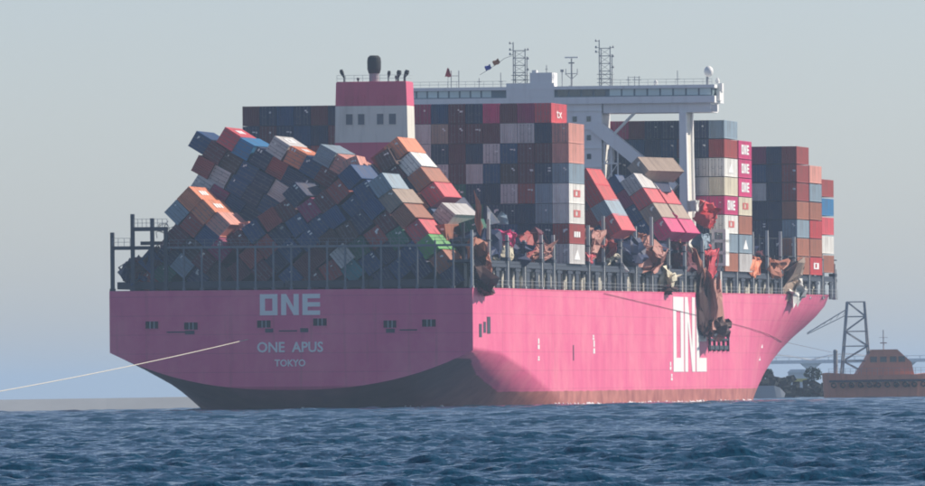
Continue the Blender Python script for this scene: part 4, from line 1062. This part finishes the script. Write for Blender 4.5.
# dark bushes on it
def leaf_ball(name, c, r, n, seed, m):
    rr = random.Random(seed); g = MB()
    for i in range(n):
        d = Vector((rr.gauss(0, 1), rr.gauss(0, 1), rr.gauss(0, 1))).normalized() * rr.uniform(.35, 1) ** .5
        p = Vector((d.x * r[0], d.y * r[1], d.z * r[2])) * rr.uniform(.8, 1.08) + Vector(c); s = rr.uniform(.16, .34)
        a = Vector((rr.gauss(0, 1), rr.gauss(0, 1), rr.gauss(0, 1))).normalized(); b = a.orthogonal().normalized()
        g.add([p - a * s, p + b * s * .7, p + a * s, p - b * s * .7], [(0, 1, 2, 3)])
    me = bpy.data.meshes.new(name); me.from_pydata(g.v, [], g.f); me.update(); me.materials.append(m); return me
M_leaf = mat('dark leaves', (0.018, 0.032, 0.024), .9, .3, 1.5, spec=.05)
M_bark = mat('bark', (.06, .045, .035), .9, .2)
for k, (x, z, r, lab) in enumerate(((71.9, 4.9, 1.5, 'round dark bush highest on the breakwater beside the work vessel'), (62.5, 5.0, 1.0, 'low dark bush on the breakwater close to the bow'))):
    e = empty('bush', Matrix.Translation((x, 2250, 1.5))); tag(e, lab, 'bush', 'bushes on the rock breakwater')
    link('crown', leaf_ball('crown', (0, 0, z - 1.5), (r * 1.3, r, r), 420, k, M_leaf), None, e)
    g = MB(); g.tube((0, 0, -.6), (.1, 0, z - 1.5), .12, 6, 0, .06); build('stem', g, M_bark, e)
# harbour shed with a yellow band
sh = empty('harbour_shed', Matrix.Translation((79.5, 2600, 0))); tag(sh, 'small white harbour shed with yellow band behind the breakwater', 'shed')
g = MB(); g.box(-2.2, 2.2, 0, 6, .0, 5.6); build('wall', g, M_white, sh)
g = MB(); g.prism([(-2.5, 5.6), (2.5, 5.6), (1.6, 6.4), (-1.6, 6.4)], -.3, 6.3); build('roof', g, M_house, sh)
g = MB(); g.box(-2.1, 2.1, -.06, 0, 3.4, 4.2); build('yellow_band', g, mat('yellow band', (.7, .55, .12), .6, .1), sh)
# grey workboat hull just beyond the bow
wb = empty('work_boat', Matrix.Translation((58.2, 2080, 0)) @ Matrix.Rotation(math.radians(-80), 4, 'Z')); tag(wb, 'pale grey boat hull half hidden behind the pink bow', 'boat')
g = MB(); vs = []; st = [(-5, 1.7, 2.5), (-2, 1.7, 2.5), (.6, 1.5, 2.5), (1.8, 1.0, 2.1), (3.0, .2, 1.0)]
fs = []
for y, b, zt in st: vs += [(-b, y, zt), (b, y, zt), (b * .55, y - .5, -.6), (-b * .55, y - .5, -.6)]
for i in range(len(st) - 1):
    for k in range(4): fs.append((4 * i + k, 4 * i + (k + 1) % 4, 4 * i + 4 + (k + 1) % 4, 4 * i + 4 + k))
fs += [(3, 2, 1, 0), (16, 17, 18, 19)]
g.add(vs, fs); build('hull', g, mat('grey boat paint', (.42, .45, .48), .6, .1), wb)
g = MB(); g.box(-1.1, 1.1, -4.5, -2.5, 2.5, 4.0); build('cabin', g, M_white, wb)

# elevated road bridge far behind
rb = empty('road_bridge', Matrix.Translation((130, 4200, 0))); tag(rb, 'hazy elevated road bridge on piers behind the breakwater', 'bridge')
g = MB(); g.box(-160, 60, 0, 12, 11.3, 12.6); build('road_deck', g, M_house, rb)
g = MB()
for i in range(45): g.box(-160 + i * 5, -159.7 + i * 5, -.1, 0, 12.6, 13.7)
g.box(-160, 60, -.12, -.02, 13.6, 13.8); build('parapet', g, M_house, rb)
for x in (-70, -35, 3.5, 40):
    g = MB(); g.box(x - 1.3, x + 1.3, 3, 9, 0, 10.2); g.prism([(x - 1.3, 9), (x + 1.3, 9), (x + 4, 11.3), (x - 4, 11.3)], 2, 10); build('pier', g, M_house, rb)
g = MB()
for a, b in ((-28, 3.5), (3.5, 30)):
    pts = [(a + (b - a) * t / 8, 12.6 + 2.2 * math.sin(math.pi * t / 8)) for t in range(9)]
    g.path([(x, 1, z) for x, z in pts], .35, 5)
build('arch_rib', g, M_house, rb)

# orange work vessel with lattice tower
tv = empty('work_vessel', Matrix.Translation((76, 2010, 0)) @ Matrix.Rotation(math.radians(6), 4, 'Z'))
tag(tv, 'rusty orange work vessel with tall lattice tower right of the bow', 'work vessel')
M_or = mat('vessel orange paint', (.66, .27, .17), .6, .12, .4, 0, .3)
g = MB(); st = [(-10.2, .4, 4.6), (-9.2, 1.9, 4.7), (-7, 3.0, 4.5), (0, 3.4, 4.1), (7, 3.3, 4.2), (9, 2.8, 4.4)]; vs = []; fs = []
for x, b, zt in st: vs += [(x, -b, zt), (x, b, zt), (x * .96, b * .85, -1), (x * .96, -b * .85, -1)]
for i in range(len(st) - 1):
    for k in range(4): fs.append((4 * i + k, 4 * i + (k + 1) % 4, 4 * i + 4 + (k + 1) % 4, 4 * i + 4 + k))
fs += [(3, 2, 1, 0), (20, 21, 22, 23)]
g.add(vs, fs); vh = build('hull', g, M_or, tv)
g = MB(); g.box(-9.4, 8.6, -3.62, -3.42, 2.9, 3.3); build('fender', g, M_dark, vh)
for x in (-5.4, -3.2, -1.0, 3.0, 5.2):
    g = MB(); g.tube((x, -3.5, 2.2), (x, -3.2, 2.2), .28, 10); build('porthole', g, M_black, vh)
g = MB(); g.prism([(-4.2, 4.1), (6.5, 4.1), (6.0, 6.4), (3.4, 8.8), (-1.2, 8.8), (-2.6, 6.4)], -2.3, 2.3); wh = build('wheelhouse', g, M_or, tv)
for x in (-1.6, .2, 2.0, 3.6):
    g = MB(); g.box(x, x + 1.2, -2.36, -2.305, 6.5, 7.5); build('window', g, M_glass, wh)
for i in range(11):
    x = -8.6 + i * 1.65; g = MB(); n = 12
    for k in range(n):
        a0, a1 = 6.2832 * k / n, 6.2832 * (k + 1) / n
        g.tube((x + .42 * math.cos(a0), -3.75, 2.4 + .42 * math.sin(a0)), (x + .42 * math.cos(a1), -3.75, 2.4 + .42 * math.sin(a1)), .16, 6)
    build('tyre_fender', g, M_black, vh)
g = MB()
for z in (4.9, 5.4): g.tube((-9.5, -2.9, z), (8.5, -3.1, z), .035, 4)
for i in range(19): g.tube((-9.4 + i, -2.95, 4.1), (-9.4 + i, -2.95, 5.4), .04, 4)
build('bulwark_rail', g, M_steel, tv)
g = MB(); g.tube((1.2, 0, 8.8), (1.2, 0, 12.4), .1, 6); g.tube((.4, 0, 11), (2, 0, 11), .05, 4); g.box(.6, 1.8, -.15, .15, 9.9, 10.1); build('mast', g, M_steel, tv)
g = MB(); g.box(4.2, 6.0, -1.5, 1.5, 4.1, 5.6); build('deck_winch', g, M_dark, tv)
lt = empty('lattice_tower'); lt.parent = tv
for sx, tx in ((-6.6, -5.4), (-1.4, -2.2)):
    for y in (-1.4, 1.4):
        g = MB(); g.tube((sx, y, 4.1), (tx, y * .5, 17.6), .17, 6); build('tower_leg', g, M_steel, lt)
g = MB()
for i in range(5):
    t0, t1 = i / 5, (i + 1) / 5; L = lambda t, a, b: a + (b - a) * t
    for y in (-1.4, 1.4):
        y0, y1 = y * (1 - .5 * t0), y * (1 - .5 * t1)
        a0, b0, a1, b1 = L(t0, -6.6, -5.4), L(t0, -1.4, -2.2), L(t1, -6.6, -5.4), L(t1, -1.4, -2.2)
        z0, z1 = L(t0, 4.1, 17.6), L(t1, 4.1, 17.6)
        g.tube((a1, y1, z1), (b1, y1, z1), .11, 5)
        g.tube((a0, y0, z0), (b1, y1, z1), .09, 5) if i % 2 else g.tube((b0, y0, z0), (a1, y1, z1), .09, 5)
    g.tube((a1, -1.4 * (1 - .5 * t1), z1), (a1, 1.4 * (1 - .5 * t1), z1), .09, 5)
build('tower_bracing', g, M_steel, lt)
g = MB(); g.tube((-5.6, 0, 16.2), (-12.8, .5, 12.0), .10, 5); g.tube((-5.6, 0, 15.2), (-12.8, .5, 11.8), .08, 5)
for i in range(6): t = i / 6; g.tube((-5.6 - 7.2 * t, .5 * t, 16.2 - 4.2 * t), (-5.6 - 7.2 * t - .6, .5 * t, 15.2 - 3.4 * t), .05, 4)
build('jib', g, M_steel, lt)
g = MB(); g.lathe((-7.7, 0, 4.3), [(.4, 0), (.4, 4.4), (.3, 4.6)], 12); build('exhaust_stack', g, M_steel, tv)

# ------------------------------------------------------------------ far shore, left
M_wallc = mat('pale seawall concrete', (.36, .39, .41), .9, .1, .2)
sw = empty('seawall', Matrix.Translation((-100, 1790, 0))); tag(sw, 'pale low concrete seawall along the water left of the ship', 'seawall')
g = MB(); n = 22
for i in range(n):
    x0 = -120 + i * 9.0; g2 = MB(); g2.prism([(-4.2, -.8), (3, -.8), (3, 2.0 + R.uniform(-.04, .04)), (.2, 2.0)], x0 + .005, x0 + 8.995, 'x'); build('wall_block', g2, M_wallc, sw)
print('containers:', NCONT, 'objects:', len(bpy.data.objects))
